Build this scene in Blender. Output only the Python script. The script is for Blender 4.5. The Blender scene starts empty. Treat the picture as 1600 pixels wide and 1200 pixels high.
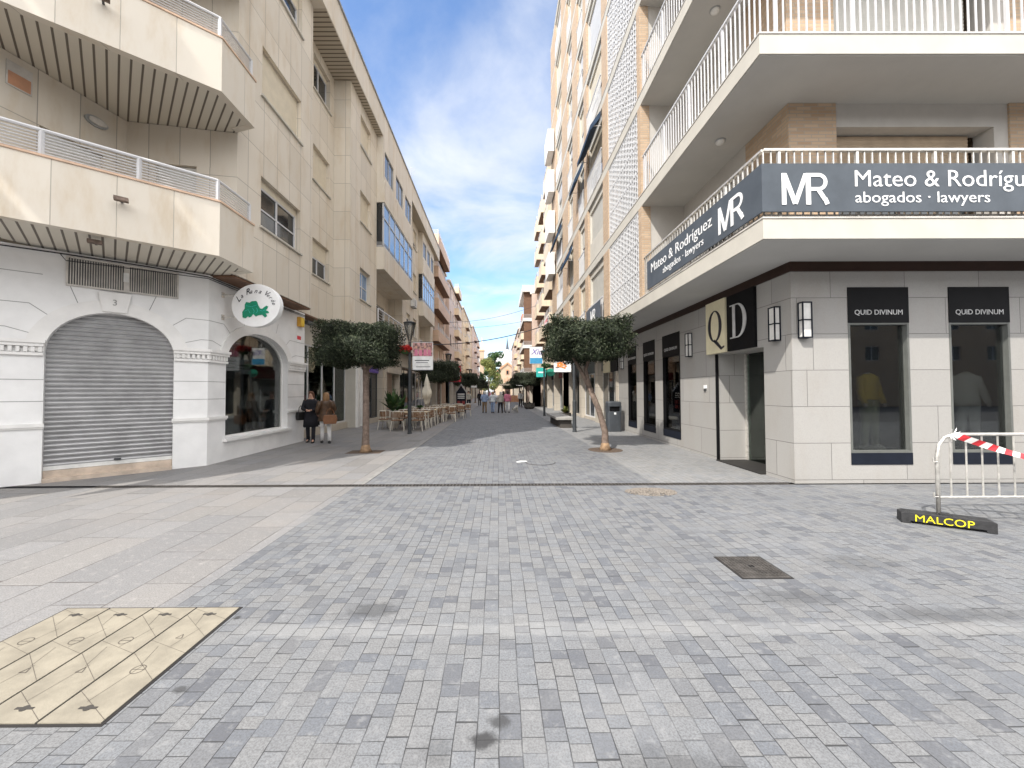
import bpy, bmesh, math, random
from mathutils import Vector, Matrix
random.seed(7)
C = bpy.context.scene
col = C.collection
R = math.radians
PI = math.pi
# ------------------------------------------------------------------ camera
cam = bpy.data.cameras.new("camera"); camo = bpy.data.objects.new("camera", cam); col.objects.link(camo)
cam.sensor_width = 36; cam.lens = 36*600/1600
YAW, PITCH, ROLL = 0.004, 0.024, 0.004
cam.shift_x = 19.6/1600; cam.shift_y = -2.4/1600
camo.location = (0, 0, 1.6)
camo.rotation_euler = (Matrix.Rotation(-YAW, 3, 'Z') @ Matrix.Rotation(PI/2+PITCH, 3, 'X') @ Matrix.Rotation(-ROLL, 3, 'Z')).to_euler()
cam.clip_start = 0.05; cam.clip_end = 3000
C.camera = camo
# ------------------------------------------------------------------ light
SUN = Vector((-.60, -.74, 1.0)).normalized()
sl = bpy.data.lights.new("sun", 'SUN'); sl.energy = 2.15; sl.angle = R(0.6); sl.color = (1, .955, .88)
so = bpy.data.objects.new("sun", sl); col.objects.link(so); so.rotation_euler = SUN.to_track_quat('Z', 'Y').to_euler()
C.view_settings.view_transform = 'Standard'; C.view_settings.look = 'None'
C.view_settings.exposure = 1.24; C.view_settings.gamma = 1
FILL_SKY = 16.5
w = bpy.data.worlds.new("World"); C.world = w; w.use_nodes = True
# ------------------------------------------------------------------ node helper
class N:
    def __init__(s, tree): s.t = tree
    def new(s, typ, **k):
        n = s.t.nodes.new(typ)
        for a, b in k.items(): setattr(n, a, b)
        return n
    def put(s, sock, v):
        if isinstance(v, bpy.types.NodeSocket): s.t.links.new(v, sock)
        elif v is not None: sock.default_value = v
    def m(s, op, a, b=None, c=None, clamp=False):
        n = s.new('ShaderNodeMath', operation=op); n.use_clamp = clamp
        for i, v in enumerate((a, b, c)):
            if v is not None: s.put(n.inputs[i], v)
        return n.outputs[0]
    def sep(s, v):
        n = s.new('ShaderNodeSeparateXYZ'); s.put(n.inputs[0], v); return n.outputs
    def comb(s, x, y, z=0.0):
        n = s.new('ShaderNodeCombineXYZ')
        for i, v in enumerate((x, y, z)): s.put(n.inputs[i], v)
        return n.outputs[0]
    def noise(s, v, scale, detail=4, rough=.55, dist=0, out=0):
        n = s.new('ShaderNodeTexNoise'); s.put(n.inputs['Vector'], v)
        n.inputs['Scale'].default_value = scale; n.inputs['Detail'].default_value = detail
        n.inputs['Roughness'].default_value = rough; n.inputs['Distortion'].default_value = dist
        return n.outputs[out]
    def wn(s, v, dim='2D'):
        n = s.new('ShaderNodeTexWhiteNoise', noise_dimensions=dim)
        s.put(n.inputs['W' if dim == '1D' else 'Vector'], v); return n.outputs[0]
    def ss(s, v, a, b, lo=0., hi=1.):
        n = s.new('ShaderNodeMapRange', interpolation_type='SMOOTHSTEP'); s.put(n.inputs[0], v)
        for i, q in enumerate((a, b, lo, hi)): n.inputs[i+1].default_value = q
        return n.outputs[0]
    def mix(s, f, a, b, blend='MIX'):
        n = s.new('ShaderNodeMix', data_type='RGBA', blend_type=blend)
        s.put(n.inputs[0], f)
        for i, v in ((6, a), (7, b)):
            if isinstance(v, tuple) and len(v) == 3: v = (*v, 1)
            s.put(n.inputs[i], v)
        return n.outputs[2]
    def ramp(s, f, pts):
        n = s.new('ShaderNodeValToRGB'); s.put(n.inputs[0], f); cr = n.color_ramp
        while len(cr.elements) < len(pts): cr.elements.new(.5)
        for e, (p, c) in zip(cr.elements, pts): e.position = p; e.color = (*c, 1) if isinstance(c, tuple) else (c, c, c, 1)
        return n.outputs[0]
    def bump(s, h, strength=.3, dist=.01):
        n = s.new('ShaderNodeBump'); n.inputs['Strength'].default_value = strength; n.inputs['Distance'].default_value = dist
        s.put(n.inputs['Height'], h); return n.outputs[0]
# sky with clouds
n = N(w.node_tree); bg = w.node_tree.nodes['Background']
sky = n.new('ShaderNodeTexSky', sky_type='NISHITA'); sky.sun_disc = False
sky.sun_elevation = math.asin(SUN.z); sky.sun_rotation = math.atan2(SUN.x, SUN.y)
sky.air_density = 1.0; sky.dust_density = .4; sky.ozone_density = 2.5
tc = n.new('ShaderNodeTexCoord').outputs['Generated']; sx, sy, sz = n.sep(tc)
zz = n.m('MAXIMUM', n.m('ADD', sz, .12), .05)
pv = n.comb(n.m('DIVIDE', sx, zz), n.m('DIVIDE', sy, zz), 0.)
n1 = n.noise(pv, 1.5, 9, .56, .35); n2 = n.noise(pv, .55, 3, .5, .2)
cov = n.ramp(sz, [(0, .74), (.12, .70), (.20, .50), (.28, .33), (.36, .58), (.46, .66), (.62, .56), (.70, .42), (.85, .30)])
cl = n.m('ADD', cov, n.m('MULTIPLY', n.m('SUBTRACT', n.m('ADD', n.m('MULTIPLY', n1, .62), n.m('MULTIPLY', n2, .38)), .5), 2.6))
cm = n.ss(cl, .22, .92)
cs = n.noise(pv, 3.0, 6, .6, .4)
ccol = n.mix(cs, (3.9, 4.2, 4.8), (6.3, 6.4, 6.6))
skyb = n.mix(1.0, sky.outputs[0], (1.30, 1.45, 1.60), 'MULTIPLY')
near = n.ss(n.m('SUBTRACT', n.m('MULTIPLY', sz, .75), sy), -.05, .75)
ccol = n.mix(near, ccol, (FILL_SKY, FILL_SKY*.975, FILL_SKY*.94))      # added fill: unseen sky overhead and behind the camera brightened as cloud
cm = n.m('MAXIMUM', cm, n.m('MULTIPLY', near, .9))
sk = n.mix(n.m('MULTIPLY', cm, .93), skyb, ccol)
w.node_tree.links.new(sk, bg.inputs[0]); bg.inputs[1].default_value = 0.085

# ------------------------------------------------------------------ materials
MATS = {}
def mk(name):
    m = bpy.data.materials.new(name); m.use_nodes = True; MATS[name] = m
    nn = N(m.node_tree); return m, nn, m.node_tree.nodes['Principled BSDF']
def rgb(c): return (*c, 1)
LOWSPEC = {'black_paint': .12, 'navy_paint': .2, 'dark_brown': .2, 'sign_grey': .25, 'interior_dark': .1}
def plain(name, c, rough=.6, metal=0, var=.12, scale=4, bump=0, bscale=40, coat=0):
    m, nn, p = mk(name); pos = nn.new('ShaderNodeNewGeometry').outputs['Position']
    f = nn.noise(pos, scale, 5, .6)
    lo = tuple(x*(1-var) for x in c); hi = tuple(min(1, x*(1+var)) for x in c)
    nn.put(p.inputs['Base Color'], nn.mix(nn.ss(f, .3, .7), lo, hi))
    p.inputs['Roughness'].default_value = rough; p.inputs['Metallic'].default_value = metal
    p.inputs['Coat Weight'].default_value = coat
    if name in LOWSPEC: p.inputs['Specular IOR Level'].default_value = LOWSPEC[name]
    if bump: nn.put(p.inputs['Normal'], nn.bump(nn.noise(pos, bscale, 3), bump, .01))
    return m
def panels(name, c, pw, ph, joint=.008, jc=.45, var=.07, rough=.7, off=0.0, speck=0, stain=.12, z0=0., rnd=False, bumpk=.5):
    """cladding panels: UV in metres"""
    m, nn, p = mk(name); uv = nn.new('ShaderNodeUVMap').outputs[0]; u, v, _ = nn.sep(uv)
    vv = nn.m('DIVIDE', nn.m('SUBTRACT', v, z0), ph); row = nn.m('FLOOR', vv); fv = nn.m('FRACT', vv)
    uo = nn.m('MULTIPLY', nn.wn(row, '1D') if rnd else nn.m('MODULO', row, 2.), 1. if rnd else off)
    uu = nn.m('ADD', nn.m('DIVIDE', u, pw), uo); cl_ = nn.m('FLOOR', uu); fu = nn.m('FRACT', uu)
    du = nn.m('MULTIPLY', nn.m('MINIMUM', fu, nn.m('SUBTRACT', 1., fu)), pw)
    dv = nn.m('MULTIPLY', nn.m('MINIMUM', fv, nn.m('SUBTRACT', 1., fv)), ph)
    d = nn.m('MINIMUM', du, dv); jm = nn.ss(d, joint*.35, joint)
    r = nn.wn(nn.comb(cl_, row))
    g = nn.new('ShaderNodeNewGeometry').outputs['Position']
    base = nn.mix(r, tuple(x*(1-var) for x in c), tuple(min(1, x*(1+var)) for x in c))
    st = nn.noise(nn.comb(*[nn.m('MULTIPLY', a, k) for a, k in zip(nn.sep(g), (1.2, 1.2, .35))]), 1.6, 6, .65)
    base = nn.mix(nn.m('MULTIPLY', nn.ss(st, .45, .8), stain*3), base, tuple(x*k for x, k in zip(c, (.80, .70, .56))))
    if speck:
        sp = nn.noise(g, 140, 2, .7); base = nn.mix(nn.m('MULTIPLY', nn.ss(sp, .52, .68), speck), base, tuple(x*.45 for x in c))
        sp2 = nn.noise(g, 12, 4, .7); base = nn.mix(nn.m('MULTIPLY', nn.ss(sp2, .5, .75), speck*.3), base, tuple(x*.8 for x in c))
    colr = nn.mix(jm, tuple(x*jc for x in c), base)
    nn.put(p.inputs['Base Color'], colr); p.inputs['Roughness'].default_value = rough
    nn.put(p.inputs['Normal'], nn.bump(jm, bumpk, .006))
    return m
def pavers(name, wd, ln, lnv, cA, cB, cJ, joint=.007, stain=.5, warm=None, ox=0., extra=None):
    m, nn, p = mk(name); g = nn.new('ShaderNodeNewGeometry').outputs['Position']; x, y, z = nn.sep(g)
    wob = nn.noise(g, 2.2, 2)
    xx = nn.m('ADD', x, nn.m('MULTIPLY', nn.m('SUBTRACT', wob, .5), .022))
    u = nn.m('DIVIDE', nn.m('ADD', xx, ox), wd); c_ = nn.m('FLOOR', u); fu = nn.m('FRACT', u)
    L = nn.m('ADD', nn.m('MULTIPLY', nn.wn(nn.m('ADD', c_, 31.7), '1D'), lnv), ln)
    v0 = nn.m('ADD', nn.m('DIVIDE', y, L), nn.m('MULTIPLY', nn.wn(c_, '1D'), 17.))
    # uneven lengths along a column
    v = nn.m('ADD', v0, nn.m('MULTIPLY', nn.m('SINE', nn.m('MULTIPLY', v0, 2.3)), .22))
    r_ = nn.m('FLOOR', v); fv = nn.m('FRACT', v)
    du = nn.m('MULTIPLY', nn.m('MINIMUM', fu, nn.m('SUBTRACT', 1., fu)), wd)
    dv = nn.m('MULTIPLY', nn.m('MINIMUM', fv, nn.m('SUBTRACT', 1., fv)), L)
    d = nn.m('MINIMUM', du, dv)
    jn = nn.noise(g, 9, 3, .7); jw = nn.m('ADD', nn.m('MULTIPLY', jn, joint*1.1), joint*.15)
    dj = nn.m('SUBTRACT', d, nn.m('MULTIPLY', jw, .6)); jm = nn.ss(dj, -.0005, joint*.55)
    dist = nn.m('SQRT', nn.m('ADD', nn.m('MULTIPLY', x, x), nn.m('MULTIPLY', y, y)))
    r = nn.wn(nn.comb(c_, r_)); r2 = nn.wn(nn.comb(nn.m('ADD', c_, 5.5), r_))
    t = nn.ss(r, -.05, .55)
    base = nn.mix(t, cA, cB)
    tint = nn.mix(nn.m('MULTIPLY', r2, .55), base, tuple(q*k for q, k in zip(cB, (.86, .93, 1.04))))
    fine = nn.noise(g, 95, 3, .75); med = nn.noise(g, 16, 5, .7)
    b2 = nn.mix(nn.m('MULTIPLY', nn.ss(fine, .40, .64), .60), tint, tuple(q*.42 for q in cB))
    b2 = nn.mix(nn.m('MULTIPLY', nn.ss(med, .50, .72), .55), b2, tuple(min(1, q*1.30) for q in cB))
    big = nn.noise(g, .8, 6, .6, .3)
    b2 = nn.mix(nn.m('MULTIPLY', nn.ss(big, .50, .72), stain*.5), b2, tuple(q*.62 for q in cB))
    big2 = nn.noise(nn.comb(nn.m('ADD', x, 40.), nn.m('MULTIPLY', y, 1.4)), .55, 5, .62)
    b2 = nn.mix(nn.m('MULTIPLY', nn.ss(big2, .5, .7), .28), b2, tuple(min(1, q*1.35) for q in cB) if not warm else warm)
    # worn pale crossing strip
    if extra: b2 = extra(nn, b2, x, y, g, med)
    fade = nn.ss(dist, 5., 28., .15, .62)
    jc = nn.mix(fade, cJ, b2)
    dust = nn.ss(nn.noise(g, 1.7, 4, .6), .45, .62)
    jc = nn.mix(nn.m('MULTIPLY', dust, .65), jc, b2)
    nn.put(p.inputs['Base Color'], nn.mix(jm, jc, b2))
    nn.put(p.inputs['Roughness'], nn.ss(med, .3, .8, .72, .9))
    h = nn.m('ADD', nn.m('MULTIPLY', jm, 1.0), nn.m('ADD', nn.m('MULTIPLY', r2, .5), nn.m('MULTIPLY', fine, .22)))
    nn.put(p.inputs['Normal'], nn.bump(h, .45, .006))
    return m
def worn(nn, b2, x, y, g, med):
    wob = nn.m('MULTIPLY', nn.m('SUBTRACT', nn.noise(g, 3.5, 5, .7), .5), .16)
    yy = nn.m('ADD', y, wob)
    band = nn.m('MULTIPLY', nn.ss(yy, 2.53, 2.58), nn.ss(yy, 2.72, 2.67))
    band = nn.m('MULTIPLY', band, nn.ss(x, -1.9, -1.5))
    b = nn.mix(nn.m('MULTIPLY', band, .28), b2, (.34, .34, .335))
    for (cx, cy, rx, ry, k) in ((-.92, 2.86, .20, .12, .6), (-.07, 1.80, .075, .06, 1.0), (.0, 1.90, .06, .05, .85), (-1.72, 2.12, .045, .03, .8),
                                (-.28, 1.75, .08, .09, .35), (2.3, 3.0, .5, .14, .35), (4.1, 2.1, .35, .1, .45), (3.3, 3.6, .5, .2, .3), (-1.86, 2.78, .025, .03, .95), (.75, 1.62, .35, .16, .4), (3.2, 2.75, .7, .12, .4)):
        dx = nn.m('DIVIDE', nn.m('SUBTRACT', x, cx), rx); dy = nn.m('DIVIDE', nn.m('SUBTRACT', y, cy), ry)
        q = nn.m('SQRT', nn.m('ADD', nn.m('MULTIPLY', dx, dx), nn.m('MULTIPLY', dy, dy)))
        q = nn.m('ADD', q, nn.m('MULTIPLY', nn.m('SUBTRACT', nn.noise(g, 14, 4, .7), .5), 1.6))
        b = nn.mix(nn.m('MULTIPLY', nn.ss(q, 1.1, .4), k), b, (.05, .05, .052))
    return b
pavers('road_pavers', .105, .092, .05, (.105, .11, .127), (.212, .213, .215), (.026, .026, .027), joint=.0038, extra=worn)
pavers('side_pavers', .105, .092, .05, (.21, .21, .208), (.285, .28, .272), (.08, .08, .08), joint=.005)
pavers('beige_slabs', .42, .62, .25, (.195, .188, .183), (.272, .26, .25), (.08, .072, .068), joint=.008, stain=.5, warm=(.26, .232, .208), ox=.03)
plain('kerb_stone', (.24, .235, .225), .85, var=.15, scale=6)
plain('asphalt', (.10, .10, .105), .9, bump=.3)
CR = (.655, .595, .505)
panels('cream_panel', CR, .60, 1.12, .010, .52, .06, z0=4.25, stain=.22)
panels('cream_parapet', (.68, .62, .53), .74, 50, .008, .62, .06, z0=-10, stain=.28)
panels('grey_granite', (.37, .358, .342), 1.30, .63, .007, .40, .05, rnd=True, speck=.55, stain=.10, z0=.06)
panels('beige_stone', (.50, .45, .38), .9, .6, .008, .5, .06, rnd=True)
panels('white_grooved', (.78, .775, .77), 60, 50, .001, .9, .01, stain=.05, z0=-10)
plain('white_plaster', (.82, .817, .81), .7, var=.05, scale=2, bump=.1)
plain('white_trim', (.80, .79, .77), .6, var=.05, scale=3)
plain('groove', (.30, .295, .29), .9)
plain('soffit_white', (.47, .46, .44), .8, var=.04, scale=1.2, bump=.08)
plain('slab_cream', (.52, .492, .435), .75, var=.05, scale=2)
plain('inner_wall', (.50, .475, .44), .8, var=.04)
plain('dark_brown', (.035, .018, .013), .4)
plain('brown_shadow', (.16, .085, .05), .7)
plain('terracotta_trim', (.60, .42, .30), .8)
panels('terra_panel', (.62, .44, .32), .8, 1.0, .008, .6, .06)
panels('pink_panel', (.60, .47, .40), 1.2, .9, .008, .7, .05, rnd=True)
panels('ochre_panel', (.66, .52, .36), 1.0, 1.0, .008, .6, .05)
panels('sand_panel', (.68, .58, .45), 1.1, 1.0, .008, .6, .05)
plain('church_wall', (.44, .33, .235), .8, var=.15)
plain('church_trim', (.52, .27, .16), .8)
plain('dome_grey', (.46, .46, .45), .7)
plain('roof_orange', (.50, .20, .10), .8)
def brick(name, a, b, mortar):
    m, nn, p = mk(name); uv = nn.new('ShaderNodeUVMap').outputs[0]
    t = nn.new('ShaderNodeTexBrick'); nn.put(t.inputs['Vector'], uv)
    t.inputs['Scale'].default_value = 1; t.inputs['Brick Width'].default_value = .25; t.inputs['Row Height'].default_value = .062
    t.inputs['Mortar Size'].default_value = .008; t.inputs['Color1'].default_value = rgb(a); t.inputs['Color2'].default_value = rgb(b); t.inputs['Mortar'].default_value = rgb(mortar)
    nn.put(p.inputs['Base Color'], t.outputs[0]); p.inputs['Roughness'].default_value = .85
    nn.put(p.inputs['Normal'], nn.bump(nn.m('SUBTRACT', 1., t.outputs[1]), .5, .008)); return m
brick('tan_brick', (.44, .305, .20), (.54, .395, .27), (.40, .34, .27))
def stripes(name, ang, period, cA, cB, duty=.16):
    m, nn, p = mk(name); x, y, _ = nn.sep(nn.new('ShaderNodeUVMap').outputs[0])
    s = nn.m('ADD', nn.m('MULTIPLY', x, math.cos(ang)), nn.m('MULTIPLY', y, math.sin(ang)))
    f = nn.m('FRACT', nn.m('DIVIDE', s, period)); d = nn.m('MINIMUM', f, nn.m('SUBTRACT', 1., f))
    k = nn.ss(d, duty*.7, duty)
    nn.put(p.inputs['Base Color'], nn.mix(k, cB, cA)); p.inputs['Roughness'].default_value = .6
    nn.put(p.inputs['Normal'], nn.bump(k, .4, .01)); return m
stripes('slat_soffit', R(45), .155, (.64, .59, .50), (.15, .125, .10), .12)
stripes('slat_soffit_eave', PI/2, .17, (.50, .44, .35), (.14, .11, .08), .16)
def glassm(name, tint, k, rough=.02):
    m = bpy.data.materials.new(name); m.use_nodes = True; MATS[name] = m; t = m.node_tree; nn = N(t)
    t.nodes.remove(t.nodes['Principled BSDF']); out = t.nodes['Material Output']
    tr = nn.new('ShaderNodeBsdfTransparent'); tr.inputs[0].default_value = rgb(tint)
    gl = nn.new('ShaderNodeBsdfGlossy'); gl.inputs['Roughness'].default_value = rough
    fr = nn.new('ShaderNodeFresnel'); fr.inputs[0].default_value = 1.5
    mx = nn.new('ShaderNodeMixShader'); nn.put(mx.inputs[0], nn.m('ADD', nn.m('MULTIPLY', fr.outputs[0], .9), k, clamp=True))
    t.links.new(tr.outputs[0], mx.inputs[1]); t.links.new(gl.outputs[0], mx.inputs[2]); t.links.new(mx.outputs[0], out.inputs[0]); return m
glassm('shop_glass', (.74, .83, .78), .015)
plain('dark_glass', (.018, .022, .025), .06, var=.3, scale=.8, coat=.3)
plain('blue_glass', (.10, .20, .36), .05, var=.2, scale=1.0, coat=.5)
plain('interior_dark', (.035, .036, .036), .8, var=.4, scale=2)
glassm('clear_glass', (.93, .96, .95), .02)
plain('interior_light', (.62, .62, .60), .8, var=.3, scale=1.5)
plain('interior_mid', (.16, .165, .16), .8, var=.3, scale=1.5)
plain('white_metal', (.60, .60, .61), .4, var=.04)
plain('grey_metal', (.40, .41, .42), .4, metal=.3)
plain('galvanised', (.62, .60, .56), .38, metal=.55, var=.18, scale=14)
plain('dark_metal', (.045, .05, .055), .5, var=.2)
plain('black_paint', (.008, .008, .009), .55)
plain('navy_paint', (.010, .013, .022), .5)
plain('frame_bronze', (.13, .135, .125), .5)
plain('sign_grey', (.075, .088, .105), .45, var=.12, scale=2.5)
plain('sign_white', (.85, .85, .85), .5, var=.03)
plain('sign_beige', (.72, .66, .46), .5, var=.05)
plain('sign_silver', (.50, .50, .50), .35)
plain('lamp_opal', (.74, .73, .70), .35)
plain('shutter_box', (.74, .71, .64), .6, var=.05)
plain('shutter_grey', (.36, .36, .365), .38, metal=.35, var=.14, scale=2.5)
plain('louvre', (.55, .52, .48), .5, var=.15)
plain('tile_step', (.52, .43, .35), .6, var=.2)
plain('lattice_white', (.62, .62, .63), .6, var=.04)
plain('blind_white', (.60, .585, .54), .6, var=.05)
plain('blind_brown', (.42, .32, .22), .6, var=.1)
plain('blind_cream', (.70, .63, .50), .65, var=.05)
plain('navy_cloth', (.015, .04, .085), .8)
plain('frog_green', (.0, .24, .13), .45, var=.1)
plain('ink', (.02, .02, .03), .5)
plain('bark', (.17, .125, .10), .9, var=.3, scale=12, bump=.6, bscale=30)
plain('bark_ochre', (.26, .17, .10), .9, var=.3, scale=10, bump=.5)
plain('soil', (.10, .07, .05), .95, var=.4, scale=20, bump=.5)
def leafm(name, a, b, c2):
    m, nn, p = mk(name); g = nn.new('ShaderNodeNewGeometry')
    r = g.outputs['Random Per Island']; big = nn.noise(g.outputs['Position'], 4.5, 3)
    cc = nn.ramp(r, [(0, a), (.55, b), (1, c2)])
    cc = nn.mix(nn.m('MULTIPLY', nn.ss(big, .35, .65), .5), cc, a)
    nn.put(p.inputs['Base Color'], cc); p.inputs['Roughness'].default_value = .5
    p.inputs['Specular IOR Level'].default_value = .22; return m
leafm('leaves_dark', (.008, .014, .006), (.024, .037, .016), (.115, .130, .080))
plain('crown_core_shade', (.014, .02, .01), .9, var=.4, scale=25, bump=.8, bscale=50)  # shade inside the clipped crowns, put into the core colour
leafm('leaves_yellow', (.10, .13, .035), (.20, .21, .06), (.30, .29, .09))
leafm('leaves_green', (.02, .05, .015), (.04, .09, .03), (.09, .15, .05))
leafm('palm_green', (.03, .06, .02), (.06, .10, .04), (.10, .15, .06))
leafm('red_flowers', (.30, .01, .01), (.45, .02, .02), (.55, .05, .04))
plain('wood_pale', (.62, .50, .34), .55, var=.15)
plain('rope_brown', (.24, .14, .08), .8, var=.2, scale=30)
plain('chair_white', (.72, .68, .60), .5)
plain('canvas', (.70, .66, .56), .85, var=.06)
plain('terracotta_pot', (.60, .56, .50), .7)
plain('skin', (.55, .33, .24), .55); plain('mannequin_skin', (.60, .57, .53), .4)
plain('hair_brown', (.13, .055, .03), .6, var=.3, scale=40); plain('hair_blond', (.30, .17, .08), .6, var=.3, scale=40); plain('hair_dark', (.03, .02, .015), .6)
plain('hair_white', (.60, .58, .55), .6)
plain('cloth_black', (.012, .012, .018), .85); plain('cloth_brown', (.085, .045, .022), .45, var=.3, scale=14)
plain('cloth_white', (.76, .75, .74), .8); plain('cloth_pink', (.62, .20, .30), .8); plain('cloth_blue', (.25, .33, .50), .8)
plain('cloth_pale', (.62, .66, .70), .8); plain('cloth_grey', (.42, .40, .36), .8); plain('cloth_khaki', (.25, .17, .10), .8)
plain('cloth_yellow', (.70, .50, .06), .8); plain('cloth_olive', (.34, .36, .20), .8)
plain('leather_brown', (.22, .095, .04), .45); plain('leather_black', (.015, .015, .015), .4)
plain('rubber_black', (.028, .028, .030), .7, var=.3, scale=20, bump=.2)
plain('yellow_paint', (.80, .68, .02), .6); plain('tape_white', (.82, .80, .78), .45); plain('tape_red', (.55, .03, .04), .45)
plain('cover_stone', (.265, .238, .188), .75, var=.16, scale=5, bump=.15, bscale=60)
plain('cover_line', (.10, .085, .07), .8); plain('cover_mark', (.05, .045, .04), .7)
plain('cast_iron', (.075, .068, .063), .65, metal=.2, var=.35, scale=9, bump=.5, bscale=60)
plain('iron_dark', (.02, .018, .017), .7)
plain('gravel', (.20, .175, .15), .9, var=.35, scale=60)
plain('bin_dark', (.055, .062, .072), .5); plain('bench_grey', (.33, .32, .30), .8, bump=.1); plain('bench_dark', (.07, .062, .055), .8)
plain('banner_red', (.62, .035, .05), .6); plain('banner_blue', (.05, .30, .55), .6); plain('banner_orange', (.85, .25, .05), .6)
plain('teal', (.04, .48, .44), .5); plain('green_sign', (.03, .30, .20), .5); plain('purple', (.15, .10, .42), .5); plain('lime', (.50, .62, .15), .5)
plain('sun_yellow', (.80, .55, .05), .5); plain('maroon', (.25, .03, .03), .6); plain('orange_box', (.65, .35, .05), .5)
plain('white_paper', (.80, .80, .79), .6); plain('photo_mix', (.38, .22, .20), .6, var=.8, scale=9)
plain('ac_white', (.70, .70, .68), .5)

# ------------------------------------------------------------------ mesh helpers
def frame(ox, oy, ux, uy, wx, wy, oz=0): return lambda u, v, w_=0.: (ox+u*ux+w_*wx, oy+u*uy+w_*wy, oz+v)
def FL(x): return frame(x, 0, 0, 1, 1, 0)      # wall facing +X, u = Y
def FR(x): return frame(x, 0, 0, 1, -1, 0)     # wall facing -X, u = Y
def FF(y): return frame(0, y, 1, 0, 0, -1)     # wall facing the camera, u = X
def FS(a, b):                                  # wall along segment a->b, w to the right of travel
    dx, dy = b[0]-a[0], b[1]-a[1]; L = math.hypot(dx, dy); dx /= L; dy /= L
    return frame(a[0], a[1], dx, dy, dy, -dx), L
class MB:
    def __init__(s): s.v = []; s.f = []; s.mi = []; s.cur = 0
    def poly(s, pts):
        i = len(s.v); s.v += [tuple(p) for p in pts]; s.f.append(list(range(i, i+len(pts)))); s.mi.append(s.cur); return s
    def box(s, F, u0, u1, v0, v1, w0, w1):
        i = len(s.v); s.v += [F(u, v, w_) for u in (u0, u1) for v in (v0, v1) for w_ in (w0, w1)]
        for q in ((0, 1, 3, 2), (4, 6, 7, 5), (0, 4, 5, 1), (2, 3, 7, 6), (0, 2, 6, 4), (1, 5, 7, 3)): s.f.append([i+k for k in q]); s.mi.append(s.cur)
        return s
    def bx(s, x0, x1, y0, y1, z0, z1): return s.box(lambda u, v, w_: (u, w_, v), x0, x1, z0, z1, y0, y1)
    def prism(s, pts, F, w0, w1):
        n_ = len(pts); i = len(s.v); s.v += [F(a, b, w0) for a, b in pts]+[F(a, b, w1) for a, b in pts]
        s.f.append([i+k for k in range(n_)]); s.f.append([i+n_+k for k in range(n_)][::-1]); s.mi += [s.cur]*2
        for k in range(n_): j = (k+1) % n_; s.f.append([i+k, i+j, i+n_+j, i+n_+k]); s.mi.append(s.cur)
        return s
    def slab(s, pts, z0, z1): return s.prism(pts, lambda a, b, c: (a, b, c), z0, z1)
    def rings(s, rr, cap=True):
        i = len(s.v); n_ = len(rr[0])
        for r in rr: s.v += [tuple(p) for p in r]
        for a in range(len(rr)-1):
            for k in range(n_): j = (k+1) % n_; s.f.append([i+a*n_+k, i+a*n_+j, i+(a+1)*n_+j, i+(a+1)*n_+k]); s.mi.append(s.cur)
        if cap: s.f.append([i+k for k in range(n_)]); s.f.append([i+(len(rr)-1)*n_+k for k in range(n_)]); s.mi += [s.cur]*2
        return s
    def tube(s, pts, r, n_=6, cap=True):
        P = [Vector(p) for p in pts]; rs = r if isinstance(r, (list, tuple)) else [r]*len(P); rr = []
        up = None
        for k, p in enumerate(P):
            d = (P[min(k+1, len(P)-1)]-P[max(k-1, 0)]).normalized()
            if up is None: up = Vector((0, 0, 1)) if abs(d.z) < .9 else Vector((1, 0, 0))
            a = d.cross(up).normalized(); b = a.cross(d).normalized(); up = b
            rr.append([p+(a*math.cos(2*PI*q/n_)+b*math.sin(2*PI*q/n_))*rs[k] for q in range(n_)])
        return s.rings(rr, cap)
    def lathe(s, prof, c, n_=16, sx=1, sy=1):
        return s.rings([[(c[0]+sx*r*math.cos(2*PI*q/n_), c[1]+sy*r*math.sin(2*PI*q/n_), c[2]+z) for q in range(n_)] for r, z in prof])
    def text(s, txt, F, u, v, size, w0=0., th=.01, shear=0, align='LEFT', sx=1., bold=0, space=1.):
        c = bpy.data.curves.new('t', 'FONT'); c.body = txt; c.size = size; c.shear = shear; c.align_x = align; c.offset = bold; c.space_character = space
        c.extrude = th/2; c.resolution_u = 3
        o = bpy.data.objects.new('t', c); me = bpy.data.meshes.new_from_object(o)
        i = len(s.v)
        for q in me.vertices: s.v.append(F(u+q.co.x*sx, v+q.co.y, w0+th/2+q.co.z))
        for f in me.polygons: s.f.append([i+k for k in f.vertices]); s.mi.append(s.cur)
        bpy.data.objects.remove(o); bpy.data.curves.remove(c); bpy.data.meshes.remove(me); return s
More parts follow.
